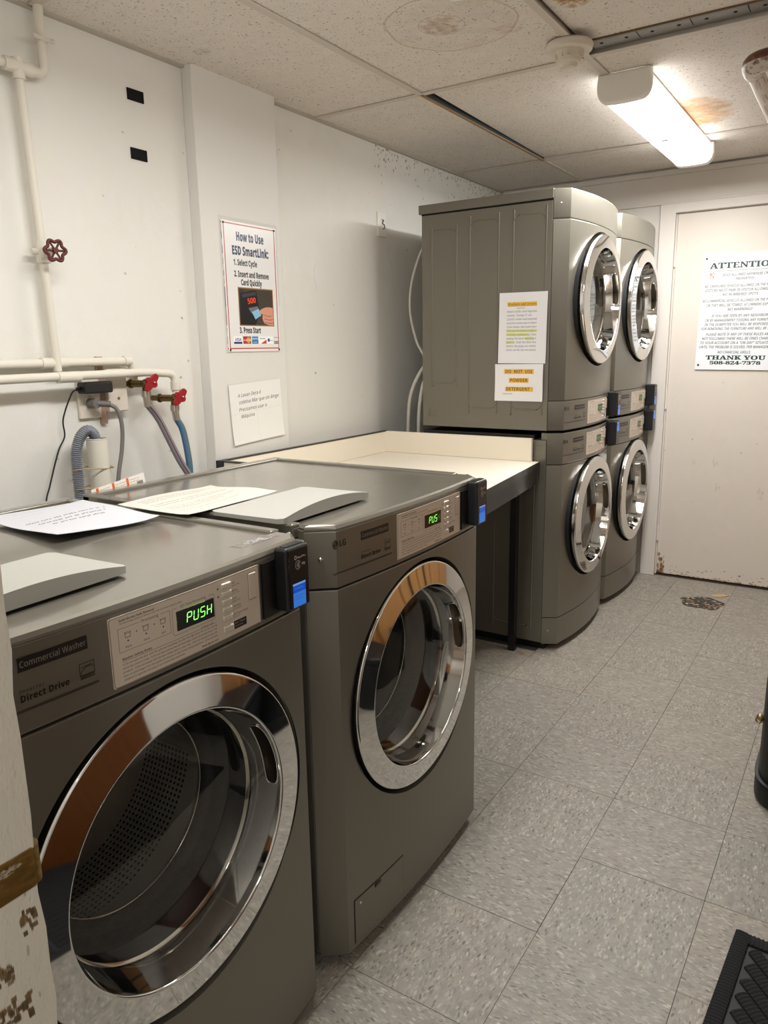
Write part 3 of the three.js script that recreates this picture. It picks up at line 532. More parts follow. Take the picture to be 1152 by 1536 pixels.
// --- the four stacked machines
function makeStacked(label, pos, dryer, disp, group) {
  const k = kinds.stack, t = thing(dryer ? 'dryer' : 'washing_machine', label, dryer ? 'dryer' : 'washing machine', pos);
  const top = dryer ? 0.944 : 0.912, lo = dryer ? 0.0 : 0.03, sideMat = M.steelSide;
  if (!dryer) put('plinth', span(0.03, k.xe + 0.006, 0, 0.04, -HW + 0.02, HW - 0.02), M.black, t);
  const left = put('side_panel', span(0, k.xe - 0.002, lo + 0.004, top - 0.005, HW - 0.012, HW, 0.003), sideMat, t);
  put('side_panel', span(0, k.xe - 0.002, lo + 0.004, top - 0.005, -HW, -HW + 0.012, 0.003), M.steelSide, t);
  put('back_panel', span(0, 0.012, lo + 0.004, top - 0.005, -HW + 0.012, HW - 0.012), M.steelSide, t);
  put('base_pan', span(0.01, k.xe - 0.01, lo + 0.004, lo + 0.02, -HW + 0.012, HW - 0.012), M.steelSide, t);
  if (dryer) {
    put('top_panel', span(-0.014, k.xe - 0.001, 0.907, top, -HW - 0.003, HW + 0.003, 0.003), M.steelSide, t);
    put('lid_gap', span(0.002, k.xe - 0.003, 0.9, 0.908, -HW - 0.0008, HW + 0.0008), M.pitch, t);
    put('head_panel', slab(k, 0.832, top - 0.001, k.xe - 0.03, 0.004), M.steel, t);
    put('front_panel', holed(slab(k, 0.128, 0.83, k.xe - 0.03, 0.002), 0.66, 0.535, 0.276), M.steel, t);
    addDoor(t, k, 0.535, true, false);
    put('control_panel', slab(k, 0.006, 0.126, k.xe - 0.03, 0.002), M.steel, t);
    addControls(t, k, 0.006, 0.126, disp);
    put('screw', new THREE.SphereGeometry(0.006, 12, 8), M.screw, t, [k.xe + 0.022, 0.888, HW - 0.016]);
    for (const [x0, x1, y0, y1] of [[0.05, 0.17, 0.195, 0.835], [0.232, 0.362, 0.092, 0.855], [0.427, 0.565, 0.09, 0.86]]) put('embossed_rib', sideRib(HW - 0.0015, x0, x1, y0, y1), M.steelSide, left);
    put('embossed_rib', [box(0.034, 0.006, 0.004, 0.05, 0.05, HW), box(0.006, 0.04, 0.004, 0.035, 0.068, HW)], M.steelSide, left);
  } else {
    put('top_panel', span(0.0, k.xe - 0.002, 0.9, 0.925, -HW, HW, 0.003), M.steelSide, t);
    put('top_rail', span(0.0, k.xe - 0.06, 0.905, 0.945, -HW + 0.03, HW - 0.01, 0.003), M.satin, t);
    put('kick_panel', slab(k, 0.03, 0.15, k.xe - 0.03, 0.002), M.steel, t);
    put('front_panel', holed(slab(k, 0.153, 0.822, k.xe - 0.03, 0.002), 0.66, 0.556, 0.276), M.steel, t);
    addDoor(t, k, 0.556, true, false);
    put('control_panel', slab(k, 0.825, 0.955, k.xe - 0.03, 0.002), M.steel, t);
    addControls(t, k, 0.83, 0.95, disp, { flip: true });
    put('screw', new THREE.SphereGeometry(0.006, 12, 8), M.screw, t, [k.xe + 0.022, 0.09, HW - 0.016]);
    put('embossed_rib', sideRib(HW - 0.0015, 0.36, 0.54, 0.1, 0.86), M.steelSide, left);
  }
  return t;
}
const dimDisp = std(0x1b241b, 0.25, 0, { emissive: 0xffffff, emissiveMap: segText('PUSH', ''), emissiveIntensity: 0.35 });
const ZA = 1.0455, ZB = 0.352;
makeStacked('lower washing machine of the nearer stack, next to the end of the white folding table', [0.26, 0, ZA], false, dimDisp);
makeStacked('upper dryer of the nearer stack, with paper notices taped on its side', [0.26, 0.9605, ZA], true, dimDisp);
makeStacked('lower washing machine of the farther stack, beside the back door casing', [0.26, 0, ZB], false, dimDisp);
makeStacked('upper dryer of the farther stack, close to the back wall', [0.26, 0.9605, ZB], true, dimDisp);

// ---------------------------------------------------------------- notices taped to the nearer dryer
function sheet(w, h, map, curl = 0.003, front = 'z') {
  const g = new THREE.BoxGeometry(w, h, 0.0006, 10, 10, 1);
  deform(g, (v) => { const a = v.x / w, b = v.y / h; v.z += curl * (a * a * 2 + 0.6 * Math.sin(b * 5 + 1) * a + (b < -0.3 ? (b + 0.3) ** 2 * 12 * (0.5 + a) : 0)); });
  return [g, std(0xffffff, 0.7, 0, { map })];
}
{
  const map = tex(512, 720, (g, w, h) => {
    g.fillStyle = '#eeedf0'; g.fillRect(0, 0, w, h);
    g.fillStyle = '#f2c34a'; g.fillRect(86, 96, 318, 44); g.font = 'bold 36px serif'; g.fillStyle = '#7c5a17'; g.textAlign = 'center'; g.fillText('Washers and Dryers', 245, 130, 305); g.fillRect(92, 136, 306, 2);
    g.font = '18px serif'; g.fillStyle = '#666'; g.fillText('(read this)', 230, 164); g.textAlign = 'left'; g.font = 'italic 27px serif';
    ['Insert credit card chip into', 'reader. Facing ‘L’ on', 'LEAVE credit card inserted', 'until the screen says to Select', 'Cycle (temp), then push Start', 'If the dryer(s) freeze or plays a', 'vending continuously, then', 'unplug the dryer and plug it', 'back in. Only the first two', 'dryers, the plugs are within', 'reach, not the last two dryers'].forEach((s, i) => {
      const y = 200 + i * 39, hl = { 5: [0, 330], 6: [0, 230], 7: [200, 90], 8: [0, 84] }[i]; if (hl) { g.fillStyle = '#e3e88a'; g.fillRect(82 + hl[0], y - 24, hl[1], 30); }
      g.fillStyle = '#57575c'; g.fillText(s, 82, y, 322);
    });
  });
  const [g, m] = sheet(0.208, 0.283, map, 0.004);
  tag(put('notice_sheet', g, m, null, [0.735, 1.381, ZA + HW + 0.004], [0, 0, -0.01]), 'larger paper notice headed Washers and Dryers, taped on the dryer side', 'notice');
  const map2 = tex(512, 380, (g, w, h) => {
    g.fillStyle = '#f0eff0'; g.fillRect(0, 0, w, h); g.textAlign = 'center';
    [['DO  NOT  USE', 92, 312, 256], ['POWDER', 182, 204, 256], ['DETERGENT :', 272, 290, 262]].forEach(([s, y, ww, x]) => { g.fillStyle = '#f3c04a'; g.fillRect(x - ww / 2 - 4, y - 40, ww + 8, 50); g.fillStyle = '#5a4526'; g.font = 'bold 46px sans-serif'; g.fillText(s, x, y, ww); });
    g.font = 'italic 17px serif'; g.fillStyle = '#555'; g.textAlign = 'left'; g.fillText('(Liquid only)', 84, 310);
  });
  const [g2, m2] = sheet(0.212, 0.152, map2, 0.005);
  tag(put('notice_sheet', g2, m2, null, [0.724, 1.161, ZA + HW + 0.0065], [0, 0, 0.0]), 'smaller paper notice reading DO NOT USE POWDER DETERGENT on the dryer side', 'notice');
}

// ---------------------------------------------------------------- white folding table with splash boards
{
  const t = thing('folding_table', 'white laminate folding table with splash boards between the washers and the stack', 'table', [0.06, 0, 1.93]);
  const s = new THREE.Shape(), z0 = -0.53, z1 = 0.55; s.moveTo(0, -z0); s.lineTo(0.765, -z0); s.lineTo(0.885, -z1); s.lineTo(0, -z1); s.closePath();
  put('table_top', new THREE.ExtrudeGeometry(s, { depth: 0.02, bevelEnabled: true, bevelSize: 0.002, bevelOffset: -0.002, bevelThickness: 0.002 }).rotateX(-Math.PI / 2).translate(0, 0.815, 0), M.laminate, t);
  const L = Math.hypot(0.12, z1 - z0), a = Math.atan2(0.12, z1 - z0);
  put('front_edge_band', box(0.004, 0.024, L, 0.827, 0.825, 0.01).rotateY(0), M.apron, t).geometry = box(0.003, 0.023, L).rotateY(a).translate(0.826, 0.825, 0.01);
  put('apron', box(0.018, 0.068, L - 0.03).rotateY(a).translate(0.811, 0.779, 0.01), M.apron, t);
  put('splash_board', span(0, 0.016, 0.838, 0.932, z0, z1), M.laminate, t);
  put('splash_board', span(0.016, 0.735, 0.838, 0.934, z0, z0 + 0.016), M.laminate, t);
  put('splash_board', span(0.016, 0.4, 0.838, 0.932, z1 - 0.016, z1), M.laminate, t);
  put('edge_band', [span(-0.002, 0.018, 0.932, 0.936, z0, z1 + 0.002), span(0.016, 0.4, 0.932, 0.936, z1 - 0.018, z1 + 0.002), span(-0.004, 0.03, 0.86, 0.936, z1, z1 + 0.004), span(-0.004, 0, 0.86, 0.936, z1 - 0.05, z1 + 0.004)], M.satin, t);
  for (const [x, z] of [[0.68, z0 + 0.045], [0.76, z1 - 0.06], [0.03, z0 + 0.045], [0.03, z1 - 0.06]]) put('leg', box(0.03, 0.815, 0.03, x, 0.4075, z, 0.002), M.black, t);
  put('cross_bar', span(0.03, 0.68, 0.76, 0.79, z0 + 0.03, z0 + 0.06), M.black, t);
}

// ---------------------------------------------------------------- plastic dispenser lids and papers on the washers
function dispenserLid(label, pos, turn) {                         // thin plate whose front edge rises in a shallow arch
  const t = thing('dispenser_lid', label, 'lid', pos), w = 0.155, D = 0.19, n = 48, m = 9, pos3 = [], idx = [];
  for (let i = 0; i <= n; i++) {
    const u = i / n * 2 - 1, z = u * w, e = Math.min(1, (1 - Math.abs(u)) / 0.075), c = 0.0135 * (1 - Math.sqrt(1 - (1 - e) ** 2)), arch = (1 - u * u);
    for (let j = 0; j < m; j++) { const q = j / (m - 1), x = c + (D - 2 * c) * q, y = 0.008 + (0.0015 + 0.016 * arch) * q ** 2.2; pos3.push(x, y, z); }
  }
  const top = pos3.length / 3, N = m;
  for (let i = 0; i < n; i++) for (let j = 0; j < N - 1; j++) { const a = i * N + j; idx.push(a, a + N, a + N + 1, a, a + N + 1, a + 1); }
  // rim: outline of the plate down to its underside
  const ring = []; for (let j = 0; j < N; j++) ring.push(j); for (let i = 1; i <= n; i++) ring.push(i * N + N - 1); for (let j = N - 2; j >= 0; j--) ring.push(n * N + j); for (let i = n - 1; i >= 1; i--) ring.push(i * N);
  ring.forEach((k) => pos3.push(pos3[3 * k], 0.0, pos3[3 * k + 2]));
  ring.forEach((k, q) => { const k2 = ring[(q + 1) % ring.length], b = top + q, b2 = top + (q + 1) % ring.length; idx.push(k, k2, b2, k, b2, b); });
  const g = new THREE.BufferGeometry(); g.setAttribute('position', new THREE.Float32BufferAttribute(pos3, 3)); g.setAttribute('uv', new THREE.Float32BufferAttribute(new Array(pos3.length / 3 * 2).fill(0), 2)); g.setIndex(idx);
  put('lid_shell', toCreasedNormals(g.toNonIndexed(), 0.5), std(0xaeada6, 0.45, 0, { side: THREE.DoubleSide }), t);
  put('lid_foot', span(0.014, D - 0.014, 0, 0.004, -w + 0.016, w - 0.016), std(0x7c7a74, 0.6), t);
  t.rotation.y = turn; return t;
}
dispenserLid('pale grey plastic dispenser lid on the middle washer, beside the printed sheet', [0.853, 0.9845, 3.135], 0.02);
dispenserLid('pale grey plastic dispenser lid on the nearest washer, at the left edge', [0.86, 0.9845, 3.8], 0.03);
function topSheet(label, c, turn, w, h, rows, tint, seedCurl) {
  const map = tex(512, 680, (g, W2, H2) => { g.fillStyle = tint; g.fillRect(0, 0, W2, H2); for (const [x, y, l, sz, col] of rows) scrawl(g, x, y, l, sz, col); });
  const g = new THREE.BoxGeometry(w, 0.0008, h, 14, 1, 18);
  deform(g, (v) => { const a = v.x / w, b = v.z / h; v.y += 0.004 * (1 + Math.sin(a * 4 + seedCurl) * Math.cos(b * 5 + seedCurl)) + 0.03 * Math.max(0, Math.abs(a * b) - 0.19) ; });
  return tag(put('printed_sheet', g, std(0xffffff, 0.65, 0, { map }), null, c, [0, turn, 0]), label, 'paper');
}
topSheet('white printed paper sheet lying on the nearest washer, nearer the left edge', [0.642, 0.9865, 3.458], 1.49, 0.216, 0.279, [[110, 70, 260, 12, '#999'], [80, 130, 150, 10, '#aaa'], [60, 300, 400, 26, '#4d4d55'], [90, 356, 340, 26, '#4d4d55'], [130, 412, 260, 26, '#55555c']], '#c6c6cb', 0.6);
topSheet('cream printed paper sheet lying across the gap between the two near washers', [0.736, 0.9875, 3.2], 1.6, 0.279, 0.209, [[60, 90, 390, 13, '#5d574d'], [60, 124, 360, 13, '#5d574d'], [60, 158, 300, 13, '#5d574d'], [50, 240, 420, 15, '#5d574d'], [50, 280, 400, 15, '#5d574d'], [60, 360, 380, 13, '#5d574d'], [60, 396, 350, 13, '#5d574d'], [60, 432, 280, 13, '#5d574d'], [60, 500, 330, 13, '#5d574d']], '#c8c5ba', 2.2);

// ---------------------------------------------------------------- wall sign and hand-written note
{
  const s = thing('wall_sign', 'tall white card payment sign with a thin red border on the pilaster', 'sign', [0.0475, 1.527, 2.243]);
  const map = tex(640, 1024, (g, w, h) => {
    g.fillStyle = '#eeedeb'; g.fillRect(0, 0, w, h); g.strokeStyle = '#b5443e'; g.lineWidth = 9; g.strokeRect(20, 18, w - 40, h - 44);
    g.textAlign = 'center'; const T2 = (t, x, y, size, ww, col, al = 'center') => { g.textAlign = al; g.fillStyle = col; g.save(); g.translate(x, y); g.scale(0.66, 1); g.font = `bold ${size}px sans-serif`; g.strokeStyle = col; g.lineWidth = size > 80 ? 5 : 3; g.strokeText(t, 0, 0, ww / 0.66); g.fillText(t, 0, 0, ww / 0.66); g.restore(); };
    T2('How to Use', w / 2, 142, 92, 440, '#1b2f55'); T2('ESD SmartLink:', w / 2, 252, 92, 590, '#1b2f55');
    T2('1. Select Cycle', 112, 334, 62, 370, '#33373d', 'left'); T2('2. Insert and Remove', 112, 424, 62, 490, '#33373d', 'left'); T2('Card Quickly', 186, 488, 62, 300, '#33373d', 'left');
    // photograph of a hand putting a card into the reader
    const x0 = 148, y0 = 510, pw = 420, ph = 300; g.save(); g.beginPath(); g.rect(x0, y0, pw, ph); g.clip();
    g.fillStyle = '#3a332b'; g.fillRect(x0, y0, pw, ph); for (let i = 0; i < 30; i++) { g.fillStyle = i % 2 ? '#57503f' : '#453f33'; g.save(); g.translate(x0 + 300, y0 + 60); g.rotate(-0.35); g.fillRect(-220, -120 + i * 12, 520, 6); g.restore(); }
    g.fillStyle = '#16161b'; g.beginPath(); g.moveTo(x0 + 20, y0 + 40); g.lineTo(x0 + 215, y0 + 10); g.lineTo(x0 + 250, y0 + 190); g.lineTo(x0 + 190, y0 + ph); g.lineTo(x0 + 10, y0 + ph); g.fill();
    g.fillStyle = '#3d3f49'; g.beginPath(); g.moveTo(x0 + 40, y0 + 50); g.lineTo(x0 + 205, y0 + 24); g.lineTo(x0 + 212, y0 + 50); g.lineTo(x0 + 46, y0 + 78); g.fill();
    g.fillStyle = '#2c0907'; g.save(); g.translate(x0 + 140, y0 + 100); g.rotate(-0.16); g.fillRect(-80, -30, 160, 62); g.fillStyle = '#ff5a2a'; g.font = 'bold 62px sans-serif'; g.textAlign = 'center'; g.fillText('500', 14, 22); g.restore();
    g.fillStyle = '#71747c'; g.beginPath(); g.moveTo(x0 + 110, y0 + 160); g.lineTo(x0 + 225, y0 + 140); g.lineTo(x0 + 240, y0 + 190); g.lineTo(x0 + 150, y0 + 205); g.fill();
    g.fillStyle = '#8fc3e6'; g.beginPath(); g.moveTo(x0 + 150, y0 + 190); g.lineTo(x0 + 235, y0 + 160); g.lineTo(x0 + 265, y0 + 215); g.lineTo(x0 + 190, y0 + 250); g.fill();
    g.fillStyle = '#d99c82'; g.beginPath(); g.moveTo(x0 + pw, y0 + 150); g.quadraticCurveTo(x0 + 320, y0 + 130, x0 + 240, y0 + 180); g.quadraticCurveTo(x0 + 235, y0 + 205, x0 + 290, y0 + 205); g.quadraticCurveTo(x0 + 260, y0 + 235, x0 + 300, y0 + 280); g.lineTo(x0 + 380, y0 + ph); g.lineTo(x0 + pw, y0 + ph); g.fill();
    g.strokeStyle = '#8a4f3c'; g.lineWidth = 5; for (const [a, b] of [[210, 60], [240, 80], [268, 96]]) { g.beginPath(); g.moveTo(x0 + 300, y0 + a); g.quadraticCurveTo(x0 + 350, y0 + a + 18, x0 + 330 + b, y0 + a + 6); g.stroke(); }
    g.restore(); g.strokeStyle = '#a8763d'; g.lineWidth = 9; g.strokeRect(x0, y0, pw, ph);
    T2('3. Press Start', 140, 872, 62, 320, '#33373d', 'left');
    const bx = (x, ww, c) => { g.fillStyle = c; g.fillRect(x, 900, ww, 60); };
    bx(66, 96, '#fff'); g.fillStyle = '#1a2c6b'; g.fillRect(66, 944, 96, 16); g.font = 'bold italic 34px sans-serif'; g.textAlign = 'center'; g.fillText('VISA', 114, 938, 88);
    bx(176, 92, '#7d1a1c'); g.fillStyle = '#cf2b24'; g.beginPath(); g.arc(206, 930, 26, 0, 7); g.fill(); g.fillStyle = '#e0a23a'; g.beginPath(); g.arc(240, 930, 26, 0, 7); g.fill(); g.fillStyle = '#fff'; g.font = 'bold 14px sans-serif'; g.fillText('MasterCard', 222, 935, 84);
    bx(282, 76, '#3f8fd0'); g.fillStyle = '#1d5fa8'; g.fillRect(282, 934, 76, 26); g.fillStyle = '#fff'; g.font = 'bold 13px sans-serif'; g.fillText('AMERICAN', 320, 924, 70); g.fillText('EXPRESS', 320, 952, 70);
    bx(370, 92, '#fff'); g.fillStyle = '#d0452e'; g.beginPath(); g.moveTo(390, 960); g.lineTo(462, 960); g.lineTo(462, 926); g.fill(); g.fillStyle = '#444'; g.font = 'bold 14px sans-serif'; g.fillText('DISCOVER', 414, 922, 80);
    bx(466, 84, '#fff'); g.fillStyle = '#2a4f96'; g.beginPath(); g.arc(492, 930, 15, 0, 7); g.fill(); g.fillStyle = '#8a94a8'; scrawl(g, 512, 938, 34, 14, '#8a94a8');
    scrawl(g, 560, 910, 64, 10, '#555'); for (let i = 0; i < 3; i++) { g.fillStyle = '#444'; g.fillRect(562 + i * 21, 938, 19, 24); g.fillStyle = '#ddd'; g.fillRect(567 + i * 21, 945, 9, 10); }
  });
  put('sign_panel', box(0.004, 0.44, 0.276), std(0xffffff, 0.3, 0, { map }), s);
  for (const [y, z] of [[0.212, -0.13], [0.212, 0.13], [-0.214, -0.13], [-0.214, 0.13]]) put('screw', new THREE.SphereGeometry(0.004, 10, 8), std(0x4a433b, 0.4, 0.8), s, [0.002, y, z]);
  put('clear_backing', box(0.0015, 0.462, 0.3), phys(0xffffff, 0.05, 0, { transmission: 1, thickness: 0, ior: 1.49 }), s, [-0.0012, 0.003, 0]);
}
{
  const map = tex(512, 420, (g, w, h) => {
    g.fillStyle = '#f0efea'; g.fillRect(0, 0, w, h); g.strokeStyle = '#dddbd3'; g.lineWidth = 2; g.beginPath(); g.moveTo(0, 210); g.lineTo(w, 196); g.moveTo(250, 0); g.lineTo(262, h); g.stroke();
    g.fillStyle = '#2d3038'; g.textAlign = 'left'; const Lw = (t, x, y, ww) => { g.save(); g.translate(x, y); g.rotate(-0.02); g.font = 'italic 34px sans-serif'; g.fillText(t, 0, 0, ww); g.restore(); };
    Lw('A Lavan Dera é', 78, 92, 250); Lw('coletiva Mar que sin âmge', 84, 140, 400); Lw('Precisamos usar a', 78, 192, 280); Lw('Máquina', 92, 240, 140);
  });
  const g = new THREE.BoxGeometry(0.0006, 0.215, 0.278, 1, 12, 12);
  deform(g, (v) => { const a = v.z / 0.278, b = v.y / 0.215; v.x += 0.004 * (a * a * 2) + (b < -0.2 ? (b + 0.2) ** 2 * 0.06 : 0); });
  tag(put('handwritten_note', g, std(0xffffff, 0.75, 0, { map }), null, [0.0475, 1.09, 2.25], [0.05, 0, 0]), 'white sheet with a handwritten note stuck under the payment sign', 'note');
}

// ---------------------------------------------------------------- pipes, valves and hoses on the left wall
{
  const p = thing('wall_pipe', 'white painted pipe running down from the ceiling with an old red valve wheel', 'pipe', [0.035, 1.262, 3.045]);
  put('pipe_run', bentPipe([[0, 0, -0.0], [0, 0.77, 0.02], [0, 0.775, 0.3]], 0.0115, 0.02), M.pipe, p);
  put('pipe_run', bentPipe([[0, 0.77, 0.02], [0, 0.77, -0.055], [0, 0.935, -0.055]], 0.0125, 0.022), M.pipe, p);
  put('pipe_fitting', [rod([0, 0.77, 0.06], [0, 0.77, -0.02], 0.0165), rod([0, 0.79, 0.02], [0, 0.74, 0.02], 0.0155)], M.pipe, p);
  put('pipe_clamp', [box(0.006, 0.012, 0.06, 0.012, 0.855, -0.055, 0.002), rod([0, 0.848, -0.055], [0, 0.862, -0.055], 0.0155), new THREE.SphereGeometry(0.006, 10, 8).translate(0.014, 0.855, -0.03), new THREE.SphereGeometry(0.006, 10, 8).translate(0.014, 0.855, -0.08)], M.pipe, p);
  put('valve_body', [rod([0, 0.29, 0.006], [0, 0.345, 0.007], 0.018), rod([0, 0.318, 0.007], [0.05, 0.318, 0.007], 0.009), rod([0.0, 0.318, 0.04], [0, 0.318, -0.02], 0.008)], M.pipe, p);
  const wh = []; for (let i = 0; i < 72; i++) { const a = i / 72 * 6.2832, r = 0.025 + 0.0035 * Math.cos(6 * a); wh.push([0, r * Math.sin(a), r * Math.cos(a)]); }
  const spokes = [0, 1, 2, 3, 4, 5].map((i) => rod([0, 0, 0], [0, 0.024 * Math.sin(i * 1.0472), 0.024 * Math.cos(i * 1.0472)], 0.003, 8));
  put('valve_wheel', [tube(wh, 0.0045, 144, 8, true), ...spokes, rod([-0.006, 0, 0], [0.008, 0, 0], 0.007)], M.oldRed, p, [0.055, 0.318, 0.006], [0, -0.25, 0]);
}
{
  const p = thing('supply_pipe', 'upper of the two horizontal white water pipes, ending above the first red tap', 'pipe', [0.028, 1.285, 3.1]);
  put('pipe_run', bentPipe([[0, 0.0, 0.9], [0, 0, -0.318], [0.002, -0.075, -0.318]], 0.0125, 0.026), M.pipe, p);
  put('pipe_fitting', rod([0, 0, -0.01], [0, 0, -0.09], 0.0155), M.pipe, p); put('pipe_fitting', rod([0, 0, -0.285], [0, 0, -0.31], 0.0155), M.pipe, p);
  const q = thing('supply_pipe', 'lower of the two horizontal white water pipes, bending down to the second red tap', 'pipe', [0.066, 1.246, 3.1]);
  put('pipe_run', bentPipe([[0, -0.004, 0.9], [0, 0.004, -0.34], [0.02, -0.004, -0.43], [0.02, -0.062, -0.432]], 0.0125, 0.022), M.pipe, q);
  put('pipe_fitting', rod([0, 0, -0.03], [0, 0, -0.1], 0.0155), M.pipe, q); put('pipe_fitting', rod([0.02, -0.03, -0.432], [0.02, -0.055, -0.432], 0.0155), M.pipe, q);
  for (const z of [0.25, 0.5]) put('pipe_clamp', [rod([0, 0, z - 0.008], [0, 0, z + 0.008], 0.0155), span(-0.066, 0, -0.006, 0.006, z - 0.006, z + 0.006)], M.pipe, q);
}
function tap(label, pos, hoseLabel, hoseName, hoseMat, hosePts, stripe, off = [0.0088, 0.003]) {
  const t = thing('hose_tap', label, 'tap', pos);
  put('tap_body', [rod([-0.045, 0, 0.012], [0.02, 0, -0.004], 0.011), new THREE.SphereGeometry(0.015, 16, 12).translate(0.012, 0, 0), rod([0.012, 0, 0], [0.012, -0.026, 0.002], 0.012), rod([-0.075, 0.0, 0.015], [-0.042, 0.0, 0.012], 0.009), rod([-0.046, 0.0, 0.013], [-0.04, 0.0, 0.012], 0.014)], M.brass, t);
  put('tap_nut', [rod([0.012, -0.022, 0.002], [0.012, -0.04, 0.003], 0.0145, 6)], M.nickel, t);
  const s = new THREE.Shape(); for (let i = 0; i <= 60; i++) { const a = i / 60 * 6.2832, r = 0.016 + 0.0115 * Math.cos(2 * a) ** 2 * (Math.cos(a * 2) > 0 ? 1 : 0) + 0.002 * Math.cos(4 * a); const x = r * Math.cos(a), y = r * Math.sin(a); i ? s.lineTo(x, y) : s.moveTo(x, y); }
  put('tap_handle', new THREE.ExtrudeGeometry(s, { depth: 0.008, bevelEnabled: true, bevelSize: 0.002, bevelThickness: 0.002 }).rotateY(Math.PI / 2).rotateX(0.9), M.red, t, [0.03, 0.004, -0.004], [0, -0.3, 0]);
  put('tap_screw', new THREE.SphereGeometry(0.004, 10, 8), M.nickel, t, [0.044, 0.004, -0.006]);
  const a = V(pos).add(V([0.012, -0.038, 0.003]));
  const h = thing('water_hose', hoseLabel, 'hose', a.toArray());
  put('hose_ferrule', rod([0, 0, 0], [0.001, -0.032, -0.004], 0.0115), M.nickel, h);
  const pts = hosePts.map((q) => V(q).sub(a).toArray()); pts.unshift([0.001, -0.028, -0.004]);
  put('hose_tube', tube(pts, 0.0105, 40, 12), hoseMat, h);
  if (stripe) put('hose_stripe', tube(pts.map((q) => [q[0] + off[0], q[1], q[2] + off[1]]), 0.0024, 40, 6), stripe, h);
  return t;
}
tap('left one of the two red handled water taps, above the grey hose', [0.075, 1.216, 2.785], 'grey water hose with a dark red stripe hanging from the left tap', 'grey', std(0x77777b, 0.5), [[0.1, 1.1, 2.755], [0.14, 0.98, 2.725], [0.17, 0.9, 2.7], [0.19, 0.8, 2.69]], std(0x6d2630, 0.5));
tap('right one of the two red handled water taps, above the blue hose', [0.085, 1.166, 2.685], 'teal blue water hose hanging from the right tap', 'blue', std(0x4b6b78, 0.4), [[0.11, 1.06, 2.672], [0.13, 0.97, 2.675], [0.14, 0.9, 2.683], [0.15, 0.8, 2.69]], std(0x1d4f9a, 0.4), [0.002, 0.0095]);

// sockets, adapter, cords
{
  const o = thing('wall_socket', 'square cream wall socket holding the black adapter and the grey plug', 'socket', [0, 1.185, 2.934]);
  put('socket_plate', box(0.012, 0.13, 0.076, 0.006, 0, 0, 0.004), M.ivory, o);
  put('socket_face', [box(0.004, 0.032, 0.034, 0.0125, 0.022, 0, 0.002), box(0.004, 0.032, 0.034, 0.0125, -0.02, 0, 0.002)], M.white, o);
  put('screw', new THREE.SphereGeometry(0.003, 8, 6), M.nickel, o, [0.012, 0.0, 0]);
  const b = thing('blank_plate', 'tall cream blank cover plate with rusty screws beside the socket', 'cover plate', [0, 1.205, 2.846]);
  put('plate_cover', box(0.03, 0.128, 0.07, 0.015, -0.006, 0, 0.004), M.ivory, b);
  put('plate_backing', box(0.012, 0.2, 0.02, 0.006, -0.005, 0.042), std(0xa68a78, 0.7), b);
  for (const y of [0.05, -0.03]) put('screw', new THREE.SphereGeometry(0.0045, 10, 8), std(0x8d7a62, 0.5, 0.6), b, [0.0305, y, 0.0]);
  const a = thing('power_adapter', 'small black power adapter plugged into the cream wall socket', 'adapter', [0.016, 1.212, 2.93]);
  put('adapter_body', box(0.042, 0.034, 0.096, 0.021, 0, 0, 0.006), M.satin, a);
  put('adapter_tail', rod([0.02, 0, 0.046], [0.02, -0.003, 0.062], 0.005), M.black, a);
  const c = thing('adapter_cord', 'thin black cord hanging from the adapter down behind the nearest washer', 'cord', [0.036, 1.208, 2.99]);
  put('cord_run', tube([[0, 0, 0], [0, -0.01, 0.02], [-0.015, -0.08, 0.045], [-0.02, -0.13, 0.043], [-0.02, -0.165, 0.065], [-0.02, -0.21, 0.085], [-0.015, -0.265, 0.11], [-0.01, -0.31, 0.13], [0, -0.4, 0.14]], 0.0022, 80, 6), M.black, c);
  const g = thing('grey_power_cord', 'grey power cord with a round plug in the lower socket outlet', 'cord', [0.014, 1.165, 2.934]);
  put('plug', [rod([0, 0, 0.004], [0.03, 0, 0.0], 0.015), rod([0.018, 0, 0.0], [0.045, -0.004, -0.036], 0.0095)], std(0x6d6a68, 0.5), g);
  put('cord_run', tube([[0.04, -0.003, -0.03], [0.052, -0.02, -0.05], [0.056, -0.07, -0.06], [0.056, -0.14, -0.052], [0.06, -0.21, -0.03], [0.062, -0.28, -0.018], [0.06, -0.38, -0.02]], 0.0062, 60, 10), std(0x77746f, 0.5), g);
}
